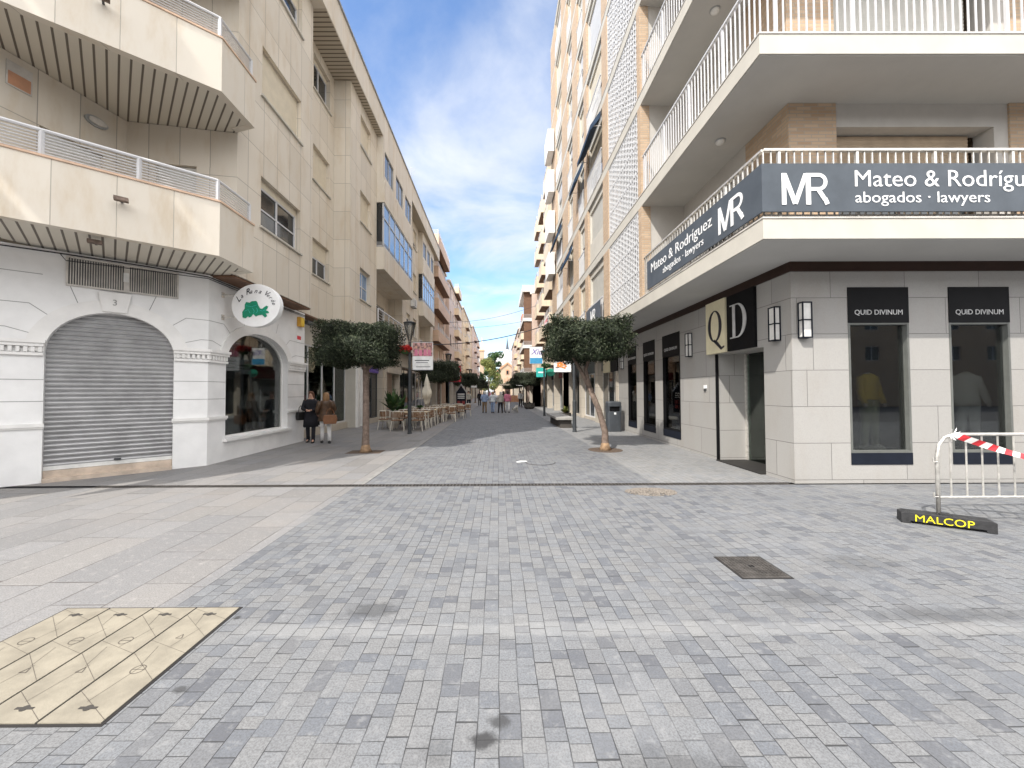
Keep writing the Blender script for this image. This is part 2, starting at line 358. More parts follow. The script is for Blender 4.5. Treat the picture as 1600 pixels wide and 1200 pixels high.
def build(name, mb, mat, parent=None, smooth=False, bevel=0, local=False, normals=True):
    me = bpy.data.meshes.new(name); me.from_pydata(mb.v, [], mb.f)
    mats = mat if isinstance(mat, (list, tuple)) else [mat]
    for q in mats: me.materials.append(MATS[q])
    if len(mats) > 1: me.polygons.foreach_set('material_index', mb.mi)
    if normals:
        bm = bmesh.new(); bm.from_mesh(me); bmesh.ops.remove_doubles(bm, verts=bm.verts, dist=1e-5) if smooth else None
        bmesh.ops.recalc_face_normals(bm, faces=bm.faces)
        if all(len(e.link_faces) == 2 for e in bm.edges) and bm.calc_volume(signed=True) < 0: bmesh.ops.reverse_faces(bm, faces=bm.faces)
        bm.to_mesh(me); bm.free()
    uvl = me.uv_layers.new(name='UVMap').data
    for p in me.polygons:
        n_ = p.normal
        if abs(n_.z) > .75:
            for li in p.loop_indices: c = me.vertices[me.loops[li].vertex_index].co; uvl[li].uv = (c.x, c.y)
        else:
            t = Vector((-n_.y, n_.x, 0)); t.normalize()
            if t.x < -1e-4 or (abs(t.x) < 1e-4 and t.y < 0): t = -t
            for li in p.loop_indices: c = me.vertices[me.loops[li].vertex_index].co; uvl[li].uv = (c.dot(t), c.z)
    if smooth: me.polygons.foreach_set('use_smooth', [True]*len(me.polygons))
    o = bpy.data.objects.new(name, me); col.objects.link(o)
    if parent is not None:
        o.parent = parent
        if not local:
            p = parent; L = Vector((0, 0, 0))
            while p is not None: L += p.location; p = p.parent
            o.location = -L
    if bevel: b = o.modifiers.new('b', 'BEVEL'); b.width = bevel; b.segments = 2; b.limit_method = 'ANGLE'
    return o
def tag(o, label=None, cat=None, group=None, kind=None):
    if label: o['label'] = label
    if cat: o['category'] = cat
    if group: o['group'] = group
    if kind: o['kind'] = kind
    return o
def thing(name, label, cat, loc=(0, 0, 0), rz=0, group=None):
    o = bpy.data.objects.new(name, None); col.objects.link(o); o.location = loc; o.rotation_euler = (0, 0, rz); o.empty_display_size = .2
    return tag(o, label, cat, group)
def dup(root, loc=None, rz=None, label=None, parent=None, sc=None):
    r = root.copy(); col.objects.link(r)
    if parent is not None: r.parent = parent
    if loc is not None: r.location = loc
    if rz is not None: r.rotation_euler = (0, 0, rz)
    if sc: r.scale = sc
    if label: r['label'] = label
    for ch in list(root.children): dup(ch, parent=r)
    return r
def struct(name, mb, mat, **k): return tag(build(name, mb, mat, **k), kind='structure')
def wall(mb, F, u0, u1, v0, v1, holes=(), d=.15, w_=0.):
    us = sorted({u0, u1, *[min(max(h[k], u0), u1) for h in holes for k in (0, 1)]}); vs = sorted({v0, v1, *[min(max(h[k], v0), v1) for h in holes for k in (2, 3)]})
    for a, b in zip(us, us[1:]):
        for c, e in zip(vs, vs[1:]):
            mu, mv = (a+b)/2, (c+e)/2
            if any(h[0] < mu < h[1] and h[2] < mv < h[3] for h in holes): continue
            mb.poly([F(a, c, w_), F(b, c, w_), F(b, e, w_), F(a, e, w_)])
    for h in holes:
        a, b, c, e = h[:4]
        for p, q in (((a, c), (b, c)), ((b, c), (b, e)), ((b, e), (a, e)), ((a, e), (a, c))):
            mb.poly([F(*p, w_), F(*q, w_), F(*q, w_-d), F(*p, w_-d)])
    return mb
def window(par, F, u0, u1, v0, v1, w_, fm='white_metal', pm='dark_glass', cols=2, bars=0, shut=0., sm='blind_white', fr=.045, sill=True, sillm='slab_cream', sillw=.15):
    """frame + panes + optional roller blind; w_ = depth of the glass plane"""
    f = MB(); t = .05
    top = v1-(v1-v0)*shut
    if shut < .999:
        f.box(F, u0, u1, v0, v0+fr, w_, w_+t); f.box(F, u0, u1, top-fr, top, w_, w_+t)
        f.box(F, u0, u0+fr, v0+fr, top-fr, w_, w_+t); f.box(F, u1-fr, u1, v0+fr, top-fr, w_, w_+t)
        for k in range(1, cols):
            c = u0+(u1-u0)*k/cols; f.box(F, c-fr*.6, c+fr*.6, v0+fr, top-fr, w_, w_+t-.004)
        for k in range(bars):
            c = v0+(top-v0)*(k+1)/(bars+1); f.box(F, u0+fr, u1-fr, c-fr*.4, c+fr*.4, w_+.002, w_+t-.008)
    else: f.box(F, u0, u1, v0, v0+.03, w_, w_+t)
    o = build('window', f, fm, par)
    if shut < .999: build('pane', MB().box(F, u0+.01, u1-.01, v0+.01, top, w_+.012, w_+.018), pm, o)
    if shut > 0:
        b = MB(); nb = max(3, int((v1-top)/.07)); hh = (v1-top)/nb
        for k in range(nb):
            z = top+k*hh
            b.poly([F(u0, z, w_+.055), F(u1, z, w_+.055), F(u1, z+hh*.8, w_+.068), F(u0, z+hh*.8, w_+.068)])
            b.poly([F(u0, z+hh*.8, w_+.068), F(u1, z+hh*.8, w_+.068), F(u1, z+hh, w_+.055), F(u0, z+hh, w_+.055)])
        build('blind', b, sm, o)
    if sill: build('sill', MB().box(F, u0-.06, u1+.06, v0-.05, v0-.003, w_+.06, w_+sillw+.06), sillm, o)
    return o
def offset_poly(pts, d):
    out = []
    for k, p in enumerate(pts):
        ns = []
        for a, b in ((k-1, k), (k, k+1)):
            if a < 0 or b >= len(pts): continue
            dx, dy = pts[b][0]-pts[a][0], pts[b][1]-pts[a][1]; L = math.hypot(dx, dy); ns.append((dy/L, -dx/L))
        nx = sum(q[0] for q in ns); ny = sum(q[1] for q in ns); L2 = nx*nx+ny*ny; k2 = len(ns)/L2*d*(1 if len(ns) == 1 else 1)
        out.append((p[0]+nx*k2, p[1]+ny*k2))
    return out
def polywall(mb, pts, z0, z1, th):
    q = offset_poly(pts, -th)
    for k in range(len(pts)-1):
        mb.slab([pts[k], pts[k+1], q[k+1], q[k]], z0, z1)
    return mb
def polybar(mb, pts, z, r, th=0): 
    for a, b in zip(pts, pts[1:]): mb.tube([(a[0], a[1], z), (b[0], b[1], z)], r, 4)
def along(pts, step):
    out = []
    for a, b in zip(pts, pts[1:]):
        L = math.hypot(b[0]-a[0], b[1]-a[1]); n_ = max(1, round(L/step))
        for k in range(n_): out.append((a[0]+(b[0]-a[0])*k/n_, a[1]+(b[1]-a[1])*k/n_))
    return out+[pts[-1]]
#==SETTING==
# ------------------------------------------------------------------ ground
def sheet(name, x0, x1, y0, y1, z, mat, nx=1, ny=1):
    return struct(name, MB().poly([(x0, y0, z), (x1, y0, z), (x1, y1, z), (x0, y1, z)]), mat)
sheet('ground', -900, 900, -400, 1500, -.03, 'asphalt')
sheet('road', -2.32, 2.7, 6.70, 175, 0, 'road_pavers')
sheet('crossing_road', -2.42, 30, -6, 6.55, 0, 'road_pavers')
sheet('plaza_pavement', -30, -2.42, -6, 6.55, 0, 'beige_slabs')
sheet('left_pavement', -20, -2.42, 6.70, 175, 0, 'beige_slabs')
sheet('right_pavement', 2.7, 20, 6.70, 175, 0, 'side_pavers')
struct('kerb_line', MB().bx(-2.415, -2.325, 6.72, 175, -.02, .004), 'kerb_stone')
# drain grate across the street
dr = MB().bx(-6.9, 5.04, 6.555, 6.695, -.028, -.012)
struct('drain_channel', dr, 'iron_dark')
g = thing('drain_grate', 'long dark slotted iron drain grate crossing the whole street', 'drain', (0, 6.62, 0))
fr_ = MB().bx(-6.9, 5.04, 6.552, 6.566, -.015, .006).bx(-6.9, 5.04, 6.684, 6.698, -.015, .006); build('rim', fr_, 'cast_iron', g)
br = MB(); x = -6.88
while x < 5.0: br.bx(x, x+.028, 6.568, 6.682, -.012, .003); x += .058
build('slot_bars', br, 'cast_iron', g)
#==LEFT BUILDING==
L1 = thing('apartment_building', 'cream panelled apartment block with white arched shops and slatted balcony soffits', 'building', (-8, 14, 0))
LV = [4.25, 7.5, 10.75, 14.0]
core = MB().slab([(-14, -1), (-9.75, 3.1), (-8.3, 8.5), (-7.6, 9.2), (-7.6, 36), (-24, 36), (-24, -1)], 4.3, 14.9)
build('core', core, 'cream_panel', L1)
wl = MB()
hA = [(9.5, 11.4, z-.0, z+1.28) for z in (5.75, 9.08, 12.35)]
wall(wl, FL(-5.9), 8.62, 12.1, 4.25, 14.0, hA, .22)
hB = [(13.3, 14.62, z, z+1.28) for z in (5.75, 9.08, 12.35)]
wall(wl, FL(-6.45), 12.1, 15.0, 4.25, 14.0, hB, .22)
wl.poly([(-5.9, 12.1, 4.25), (-6.45, 12.1, 4.25), (-6.45, 12.1, 14), (-5.9, 12.1, 14)])
wl.poly([(-5.8, 15, 4.25), (-6.45, 15, 4.25), (-6.45, 15, 14), (-5.8, 15, 14)])
hC = [(16.1, 17.4, z, z+1.35) for z in (5.55, 8.85, 12.1)]
wall(wl, FL(-5.8), 15.0, 18.3, 4.25, 14.0, hC, .22)
wl.poly([(-5.8, 18.3, 4.25), (-7.0, 18.3, 4.25), (-7.0, 18.3, 14), (-5.8, 18.3, 14)])
hD = [(19.2, 21, 4.6, 6.7), (22, 23.6, 4.6, 6.7)]
wall(wl, FL(-7.0), 18.3, 24.5, 4.25, 7.5, hD, .15)
hE = [(25.6, 26.7, z, z+1.35) for z in (5.6, 8.9, 12.15)]+[(27.6, 28.7, z, z+1.35) for z in (5.6, 8.9, 12.15)]
wl.poly([(-7.0, 24.5, 4.25), (-6.1, 24.5, 4.25), (-6.1, 24.5, 14), (-7.0, 24.5, 14)])
wall(wl, FL(-6.1), 24.5, 29.5, 4.25, 14.0, hE, .2)
wl.poly([(-7.0, 29.5, 4.25), (-6.1, 29.5, 4.25), (-6.1, 29.5, 14), (-7.0, 29.5, 14)])
wall(wl, FL(-7.0), 29.5, 34.7, 4.25, 7.5, [(30.5, 32, 4.6, 6.7)], .15)
wall(wl, FL(-6.1), 34.7, 36, 4.25, 14.0, [], .2)
wl.poly([(-7.0, 34.7, 4.25), (-6.1, 34.7, 4.25), (-6.1, 34.7, 14), (-7.0, 34.7, 14)])
# inner balcony wall behind the angled balconies
F1, l1 = FS((-8.03, 8.23), (-5.9, 8.62)); F0, l0 = FS((-9.35, 2.6), (-8.03, 8.23))
for k, z in enumerate(LV[:3]):
    wall(wl, F0, 0, l0, z+.2, z+3.25, [(l0-1.35, l0-.4, z+.35, z+2.25)], .15)
    wall(wl, F1, 0, l1, z+.2, z+3.25, [(.55, 1.35, z+.35, z+2.4)], .15)
build('wall', wl, 'cream_panel', L1)
for k, z in enumerate(LV[:3]):
    window(L1, F0, l0-1.35, l0-.4, z+.35, z+2.25, -.14, cols=2, shut=.35, sill=False)
    window(L1, F1, .55, 1.35, z+.35, z+2.4, -.14, cols=1, shut=.45, sill=False)
for h, s in zip(hA, (.14, .999, .35)): window(L1, FL(-5.9), *h, -.2, cols=2, bars=1, shut=s, sm='blind_cream', sillw=.2)
for h, s in zip(hB, (.45, .999, .1)): window(L1, FL(-6.45), *h, -.2, cols=2, shut=s, sm='blind_cream', sillw=.2)
for h, s in zip(hC, (.05, .999, .7)): window(L1, FL(-5.8), *h, -.2, cols=2, bars=1, shut=s, sm='blind_cream', pm='blue_glass' if h[2] < 7 else 'dark_glass', sillw=.2)
for h in hD+[(30.5, 32, 4.6, 6.7)]: window(L1, FL(-7.0), *h, -.13, cols=2, sill=False)
for k, h in enumerate(hE): window(L1, FL(-6.1), *h, -.18, cols=2, shut=(.2, .999, .6)[k % 3], sm='blind_cream', sillw=.18)
# angled balconies
PO = [(-11.4, 2.3), (-5.39, 7.4), (-5.40, 8.45), (-5.9, 8.60)]
for k, z in enumerate(LV[:3]):
    b = MB(); polywall(b, PO, z, z+1.05, .14)
    bo = build('balcony', b, 'cream_parapet', L1)
    A_, B_, C_, D_ = offset_poly(PO, -.145); E_ = (-8.05, 8.45); f_ = (-8.95-A_[0])/(B_[0]-A_[0]); A2 = (-8.95, A_[1]+f_*(B_[1]-A_[1])); sb = MB()
    for tri in ((A2, B_, E_), (B_, C_, D_), (B_, D_, E_), (D_, (-5.9, 8.8), E_)): sb.poly([(p[0], p[1], z+.012) for p in tri])
    build('soffit', sb, 'slat_soffit', bo)
    cp = MB(); polywall(cp, offset_poly(PO, .02), z+1.051, z+1.085, .18); build('coping', cp, 'terracotta_trim', bo)
    rl = MB(); pr = offset_poly(PO, -.07)[:3]
    for q in range(7): polybar(rl, pr, z+1.13+q*.05, .011)
    for a, c in zip(pr, pr[1:]): rl.tube([(a[0], a[1], z+1.5), (c[0], c[1], z+1.5)], .028, 6)
    for p in along(pr, 1.05): rl.bx(p[0]-.025, p[0]+.025, p[1]-.025, p[1]+.025, z+1.085, z+1.5)
    build('railing', rl, 'white_metal', bo)
# soffit of the straight part and eave
eb = MB().bx(-9, -5.5, 7.0, 36.2, 14.012, 15.15); build('eave', eb, 'cream_parapet', L1)
build('eave_soffit', MB().bx(-7.5, -5.52, 12.15, 36.0, 13.985, 14.008), 'slat_soffit_eave', L1)
build('roof_edge', MB().bx(-5.56, -5.44, 7.0, 36.25, 15.152, 15.21), 'grey_metal', L1)
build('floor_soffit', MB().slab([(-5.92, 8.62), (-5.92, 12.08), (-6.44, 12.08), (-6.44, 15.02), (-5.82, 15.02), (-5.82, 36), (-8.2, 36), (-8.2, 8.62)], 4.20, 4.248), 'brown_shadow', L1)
# projecting glazed boxes
def pbox(X, y0, y1, xb, mid='blue_glass'):
    b = MB()
    for z in (7.5, 10.75): b.bx(xb, X-.12, y0+.002, y1-.002, z+.004, z+.15)
    for z in (7.5, 10.75):
        b.bx(X-.12, X, y0, y1, z, z+1.08); b.bx(xb, X-.121, y0, y0+.12, z, z+1.08); b.bx(xb, X-.121, y1-.12, y1, z, z+1.08)
    bo = build('balcony', b, 'cream_parapet', L1)
    fr = MB(); F = FL(X-.06); n_ = 6; zt = 10.75
    for k in range(n_+1):
        u = y0+.03+(y1-y0-.06)*k/n_; fr.box(F, u-.03, u+.03, 8.62, 10.75, -.04, .03)
    for z in (8.6, 10.0, 10.7): fr.box(F, y0, y1, z, z+.05, -.038, .028)
    fr.box(FF(y0+.06), xb, X-.09, 8.6, 8.66, -.03, .03); fr.box(FF(y0+.06), xb, xb+.05, 8.6, 10.75, -.03, .03)
    fo = build('window', fr, 'white_metal', L1)
    pn = MB().box(F, y0, y1, 8.62, 10.72, -.015, -.005); build('pane', pn, mid, fo)
    build('side_pane', MB().box(FF(y0+.06), xb, X-.07, 8.62, 10.72, -.005, .005), 'dark_glass', fo)
    up = MB(); hh = [(y0+(y1-y0)*(k+.12)/3, y0+(y1-y0)*(k+.88)/3, 12.15, 13.4) for k in range(3)]
    wall(up, F, y0, y1, 11.83, 14.0, hh, .1); up.box(FF(y0), xb, X-.065, 11.83, 14.0, -.1, 0)
    build('upper_wall', up, 'cream_parapet', L1)
    for h in hh: window(L1, F, *h, -.08, fm='grey_metal', cols=2, shut=0, sill=False)
    rl = MB(); 
    for q in range(5): rl.tube([(X-.04, y0+.05, 8.62+q*.05), (X-.04, y1, 8.62+q*.05)], .01, 4)
    for q in range(5): rl.tube([(xb, y0+.02, 8.62+q*.05), (X-.04, y0+.02, 8.62+q*.05)], .01, 4)
    build('railing', rl, 'white_metal', bo)
    # open balcony below
    ob = MB().bx(xb, X-.3, y0+.1, y1, 4.252, 4.42); o2 = build('balcony', ob, 'cream_parapet', L1)
    r2 = MB(); 
    for q in range(8): r2.tube([(X-.32, y0+.1, 4.55+q*.14), (X-.32, y1, 4.55+q*.14)], .013, 4)
    yy = y0+.1
    while yy < y1: r2.bx(X-.345, X-.295, yy-.02, yy+.02, 4.42, 5.6); yy += .9
    r2.bx(X-.36, X-.28, y0+.1, y1, 5.6, 5.65); build('railing', r2, 'white_metal', o2)
pbox(-5.43, 18.3, 24.5, -7.0); pbox(-5.72, 29.5, 34.7, -7.0)
# floodlights and wall fittings on the balcony faces
def flood(x, y, z, lab, rz=.7):
    t = thing('floodlight', lab, 'floodlight', (x, y, z), rz, 'small floodlights under and on the cream balconies')
    build('bracket', MB().bx(-.015, .015, -.12, .02, -.01, .02), 'dark_metal', t, local=True)
    build('lamp_head', MB().bx(-.09, .09, -.2, -.1, -.03, .03), 'bark', t, local=True)
flood(-6.62, 6.34, 8.16, 'small brown floodlight bar on the upper cream balcony face'); flood(-6.42, 6.52, 4.86, 'small brown floodlight on the lower cream balcony face above the garage')
flood(-6.93, 6.6, 4.17, 'dark floodlight under the slatted soffit above the garage louvre')
t = thing('wall_lamp', 'oval grey bulkhead lamp on the inner balcony wall', 'lamp', (-8.05, 7.45, 6.95))
F_ = lambda u, v, w_=0.: F0(u, v, w_)
build('housing', MB().prism([(5.24+.19*math.cos(2*PI*k/20), 7.10+.10*math.sin(2*PI*k/20)) for k in range(20)], F_, .003, .05), 'grey_metal', t); build('lens', MB().prism([(5.24+.15*math.cos(2*PI*k/20), 7.10+.07*math.sin(2*PI*k/20)) for k in range(20)], F_, .051, .09), 'louvre', t, bevel=.01)
# plaque
F0b = F0
t = thing('wall_plaque', 'small plaque with red lower part on the inner balcony wall at upper left', 'plaque', tuple(F0(l0-1.5, 7.0, .02)))
build('plate', MB().box(F0, l0-1.78, l0-1.46, 6.93, 7.36, .004, .02), 'louvre', t)
build('red_field', MB().box(F0, l0-1.76, l0-1.48, 6.95, 7.18, .021, .024), 'church_trim', t)
#==LEFT GROUND FLOOR==
GC = (-6.42, 8.52); GD = (-.742, -.671)
FG = frame(GC[0], GC[1], GD[0], GD[1], .671, -.742)      # u runs from the corner towards the camera
def archwall(mb, F, u0, u1, vtop, a0, a1, vb, vs, rise, d, n_=20):
    c = (a0+a1)/2; r = (a1-a0)/2
    A = [(c-r*math.cos(PI*k/n_), vs+rise*math.sin(PI*k/n_)) for k in range(n_+1)]
    if u0 < a0: mb.poly([F(u0, 0), F(a0, 0), F(a0, vs), F(a0, vtop), F(u0, vtop)])
    if u1 > a1: mb.poly([F(a1, 0), F(u1, 0), F(u1, vtop), F(a1, vtop), F(a1, vs)])
    if vb > 0: mb.poly([F(a0, 0), F(a1, 0), F(a1, vb), F(a0, vb)]); mb.poly([F(a0, vb), F(a1, vb), F(a1, vb, -d), F(a0, vb, -d)])
    for p, q in zip(A, A[1:]):
        mb.poly([F(*p), F(*q), F(q[0], vtop), F(p[0], vtop)]); mb.poly([F(*p), F(*q), F(*q, -d), F(*p, -d)])
    for a in (a0, a1): mb.poly([F(a, vb), F(a, vs), F(a, vs, -d), F(a, vb, -d)])
    return A
def ringmb(mb, F, a0, a1, vs, rise, wd, w0, w1, n_=24):
    c = (a0+a1)/2; r = (a1-a0)/2
    for k in range(n_):
        t0, t1 = PI*k/n_, PI*(k+1)/n_
        P = [(c-rr*math.cos(t), vs+ri*math.sin(t)) for rr, ri, t in ((r, rise, t0), (r, rise, t1), (r+wd, rise+wd, t1), (r+wd, rise+wd, t0))]
        mb.prism(P, F, w0, w1)
gw = MB()
archwall(gw, FG, 0, 6.2, 4.22, .577, 2.36, 0, 2.36, .80, .22)
FW = FL(-6.42)
archwall(gw, FW, 8.52, 12.75, 4.22, 9.08, 11.75, .52, 2.36, .80, .28)
gw.poly([(-6.42, 12.75, 0), (-7.2, 12.75, 0), (-7.2, 12.75, 4.22), (-6.42, 12.75, 4.22)])
sf = build('shop_front', gw, 'white_plaster', L1)
tm = MB(); ringmb(tm, FG, .577, 2.36, 2.36, .80, .24, .003, .03); build('arch_moulding', tm, 'white_trim', sf)
tm = MB(); ringmb(tm, FW, 9.08, 11.75, 2.36, .80, .24, .003, .03); build('arch_moulding', tm, 'white_trim', sf)
cp = MB()
def cap(F, a, b):
    cp.box(F, a, b, 2.50, 2.56, .002, .10); cp.box(F, a+.02, b-.02, 2.44, 2.50, .002, .075); cp.box(F, a+.03, b-.03, 2.28, 2.33, .002, .05)
    u = a+.04
    while u < b-.04: cp.box(F, u, u+.045, 2.34, 2.435, .002, .06); u += .085
def bandr(F, a, b): cp.box(F, a, b, 1.0, 1.06, .002, .05); cp.box(F, a+.004, b-.004, .97, 1.0, .002, .03)
for fn, nm, F, a, b in ((cap, 'capital', FG, -.06, .60), (cap, 'capital', FG, 2.34, 4.2), (cap, 'capital', FW, 8.46, 9.12), (cap, 'capital', FW, 11.72, 12.76), (bandr, 'band_moulding', FG, -.03, .6), (bandr, 'band_moulding', FG, 2.34, 4.5), (bandr, 'band_moulding', FW, 8.5, 9.1), (bandr, 'band_moulding', FW, 11.73, 12.74)):
    cp = MB(); fn(F, a, b); build(nm, cp, 'white_trim', sf)
build('keystone', MB().prism([(1.30, 3.18), (1.64, 3.18), (1.70, 3.56), (1.24, 3.56)], FG, .03, .07), 'white_trim', sf)
build('sill', MB().box(FW, 9.0, 11.83, .46, .52, .0, .10), 'white_trim', sf)
gr = MB()
def gl(F, pts, wd=.011):
    for (a, b), (c, d_) in zip(pts, pts[1:]):
        L = math.hypot(c-a, d_-b); nx, ny = -(d_-b)/L*wd/2, (c-a)/L*wd/2
        gr.poly([F(a+nx, b+ny, .003), F(c+nx, d_+ny, .003), F(c-nx, d_-ny, .003), F(a-nx, b-ny, .003)])
for F, us in ((FG, ((0, .577), (2.36, 4.5))), (FW, ((8.52, 9.08), (11.75, 12.75)))):
    for a, b in us:
        for v in (1.46, 1.85): gl(F, [(a, v), (b, v)])
for F, c, r, a, b in ((FG, 1.47, 1.13, 0, 5.), (FW, 10.415, 1.58, 8.52, 12.75)):
    for an in (18, 40, 64):
        q = R(an)
        for s in (1, -1):
            x0, y0 = c+s*r*math.cos(q), 2.36+1.04*math.sin(q); x1, y1 = c+s*(r+.28)*math.cos(q), 2.36+1.32*math.sin(q)
            e = b if s > 0 else a; pts = [(x0, y0), (x1, y1)]
            if an < 60 and (x1-e)*s < 0: pts.append((e, y1))
            else: pts = [(x0, y0), (x0+s*.1, y0+.3)]
            gl(F, [(min(max(p, a), b), v) for p, v in pts])
gl(FG, [(2.4, 3.75), (5, 3.75)])
build('groove_lines', gr, 'groove', sf)
# vents louvre above the garage
t = thing('ventilation_louvre', 'wide metal louvre grille with vertical fins above the garage arch', 'vent', tuple(FG(1.4, 3.6, .03)))
lm = MB().box(FG, .52, 2.12, 3.60, 3.63, .003, .05).box(FG, .52, 2.12, 4.12, 4.15, .003, .05).box(FG, .52, .55, 3.63, 4.12, .003, .05).box(FG, 2.09, 2.12, 3.63, 4.12, .003, .05).box(FG, 1.27, 1.35, 3.63, 4.12, .003, .045)
build('frame', lm, 'louvre', t)
lf = MB(); u = .56
while u < 2.08:
    if not 1.25 < u < 1.34: lf.box(FG, u, u+.014, 3.63, 4.12, .01, .04)
    u += .034
build('fins', lf, 'louvre', t); build('backing', MB().box(FG, .55, 2.09, 3.63, 4.12, .003, .008), 'interior_mid', t)
build('lock_plate', MB().box(FG, 1.28, 1.36, 3.80, 3.98, .046, .07), 'ac_white', t)
# garage shutter
rs = MB(); n_ = 34; z0, z1 = .25, 3.2; hh = (z1-z0)/n_; W0 = -.14
for k in range(n_):
    z = z0+k*hh; prof = [(0, 0), (.18, .022), (.5, .032), (.72, .022), (.86, 0)]
    zz_ = [(z+a*hh, W0+b) for a, b in prof]+[(z+hh, W0)]
    for (a, wa), (b, wb) in zip(zz_, zz_[1:]): rs.poly([FG(.577, a, wa), FG(2.36, a, wa), FG(2.36, b, wb), FG(.577, b, wb)])
sh = build('roller_shutter', rs, 'shutter_grey', sf)
build('shutter_bar', MB().box(FG, .58, 2.355, .20, .27, -.15, -.09), 'ac_white', sh)
build('shutter_handle', MB().box(FG, 1.35, 1.45, .29, .32, -.10, -.06), 'dark_metal', sh)
st = MB().box(FG, .58, 2.355, 0, .195, -.22, -.06).box(FG, .585, 2.35, 0, .07, -.06, .06); build('step', st, 'tile_step', sf)
hn = MB().text('3', FG, 1.47, 3.31, .16, .072, .006, align='CENTER', sx=-1); build('house_number', hn, 'groove', sf)
# arched shop window
gp = MB(); c0, r0 = 10.415, 1.335
P = [(9.08, .52), (11.75, .52)]+[(c0+r0*math.cos(PI*k/20), 2.36+.80*math.sin(PI*k/20)) for k in range(21)]
gp.prism(P, FW, -.20, -.19); gpo = build('shop_window', gp, 'clear_glass', sf)
fm_ = MB(); ringmb(fm_, FW, 9.12, 11.71, 2.36, .76, .05, -.24, -.16); fm_.box(FW, 9.08, 9.13, .52, 2.36, -.24, -.16).box(FW, 11.70, 11.75, .52, 2.36, -.24, -.16).box(FW, 9.13, 11.70, .52, .57, -.24, -.16)
build('frame', fm_, 'white_trim', gpo)
def room(par, F, u0, u1, v0, v1, w0, w1, mat='interior_mid'):
    m = MB()
    m.poly([F(u0, v0, w1), F(u1, v0, w1), F(u1, v1, w1), F(u0, v1, w1)])
    m.poly([F(u0, v0, w0), F(u0, v1, w0), F(u0, v1, w1), F(u0, v0, w1)]); m.poly([F(u1, v0, w0), F(u1, v1, w0), F(u1, v1, w1), F(u1, v0, w1)])
    m.poly([F(u0, v0, w0), F(u1, v0, w0), F(u1, v0, w1), F(u0, v0, w1)]); m.poly([F(u0, v1, w0), F(u1, v1, w0), F(u1, v1, w1), F(u0, v1, w1)])
    return build('interior', m, mat, par)
room(gpo, FW, 8.9, 12.6, .5, 3.5, -.29, -2.2, 'interior_light')
build('window_fold', MB().poly([FW(a, b, -.285) for a, b in ((8.9, .5), (9.07, .5), (9.07, 3.5), (8.9, 3.5))]), 'white_trim', gpo)
# things in the arched window
t = thing('display_cabinet', 'pale grey display cabinet standing at the far side of the arched shop window', 'cabinet', tuple(FW(11.3, .52, -.9)))
build('body', MB().box(FW, 11.6, 12.3, .52, 1.75, -.95, -.35), 'cloth_pale', t); build('top', MB().box(FW, 11.57, 12.33, 1.75, 1.78, -.98, -.32), 'white_trim', t)
t = thing('hanging_sign', 'grey paper sign hanging inside the arched shop window', 'sign', tuple(FW(9.8, 2.15, -.5)))
build('board', MB().box(FW, 9.85, 10.5, 2.1, 2.5, -.34, -.33), 'cloth_pale', t); build('cord', MB().tube([FW(9.9, 2.5, -.335), FW(9.9, 3.1, -.335)], .006).tube([FW(10.45, 2.5, -.335), FW(10.45, 3.1, -.335)], .006), 'ink', t)
build('lettering', MB().box(FW, 9.92, 10.4, 2.3, 2.33, -.3295, -.327).box(FW, 9.95, 10.3, 2.22, 2.24, -.3295, -.327), 'ink', t)
t = thing('display_plinth', 'low white display plinth at the near side of the arched shop window', 'plinth', tuple(FW(9.4, .52, -.6)))
build('block', MB().box(FW, 9.6, 10.2, .52, 1.02, -.9, -.4), 'white_trim', t); build('edge', MB().box(FW, 9.59, 10.21, 1.02, 1.04, -.91, -.39), 'cloth_pale', t)
# round sign
SG = thing('round_sign', 'white oval projecting shop sign with green frog emblem', 'sign', (-5.60, 8.9, 3.6))
FSg = FF(8.86)
def ell(cx, cz, rx, rz, n_=40): return [(cx+rx*math.cos(2*PI*k/n_), cz+rz*math.sin(2*PI*k/n_)) for k in range(n_)]
build('disc', MB().prism(ell(-5.60, 3.62, .56, .50), FSg, -.16, 0), 'sign_white', SG, bevel=.01)
build('brackets', MB().tube([(-6.42, 8.94, 3.88), (-6.1, 8.94, 3.88)], .02).tube([(-6.42, 8.94, 3.36), (-6.1, 8.94, 3.36)], .02).bx(-6.42, -6.40, 8.90, 8.98, 3.82, 3.94).bx(-6.42, -6.40, 8.90, 8.98, 3.30, 3.42), 'galvanised', SG)
FROG = [(-.36, -.28), (-.37, -.12), (-.30, -.02), (-.30, .10), (-.26, .17), (-.16, .15), (-.10, .19), (.02, .20), (.06, .15), (.08, .08), (.14, -.02), (.20, -.03), (.26, .02), (.32, .06), (.37, .04), (.34, -.03), (.30, -.07), (.37, -.10), (.40, -.15), (.30, -.16), (.34, -.24), (.28, -.28), (.20, -.20), (.08, -.22), (.02, -.25), (-.06, -.18), (-.12, -.26), (-.18, -.28), (-.20, -.24), (-.28, -.30)]
build('emblem', MB().prism([(-5.60+a*.80, 3.56+b*.80) for a, b in FROG], FSg, .002, .014), 'frog_green', SG)
el = MB()
for a, b in (([(-.28, .02), (-.12, .04), (.06, .06)]), ([(-.3, -.1), (-.2, -.06), (-.14, -.14)])) if 0 else ():
    pass
for pts in ([(-.26, .06), (-.1, .03), (.05, .08)], [(-.3, -.1), (-.2, -.05), (-.14, -.16)], [(-.08, 0), (-.02, -.1), (-.05, -.17)], [(.04, 0), (.08, -.1), (.02, -.16)], [(.14, -.08), (.22, -.1), (.28, -.06)]):
    el.tube([FSg(-5.6+a*.8, 3.56+b*.8, .016) for a, b in pts], .005, 4)
build('emblem_lines', el, 'teal', SG)
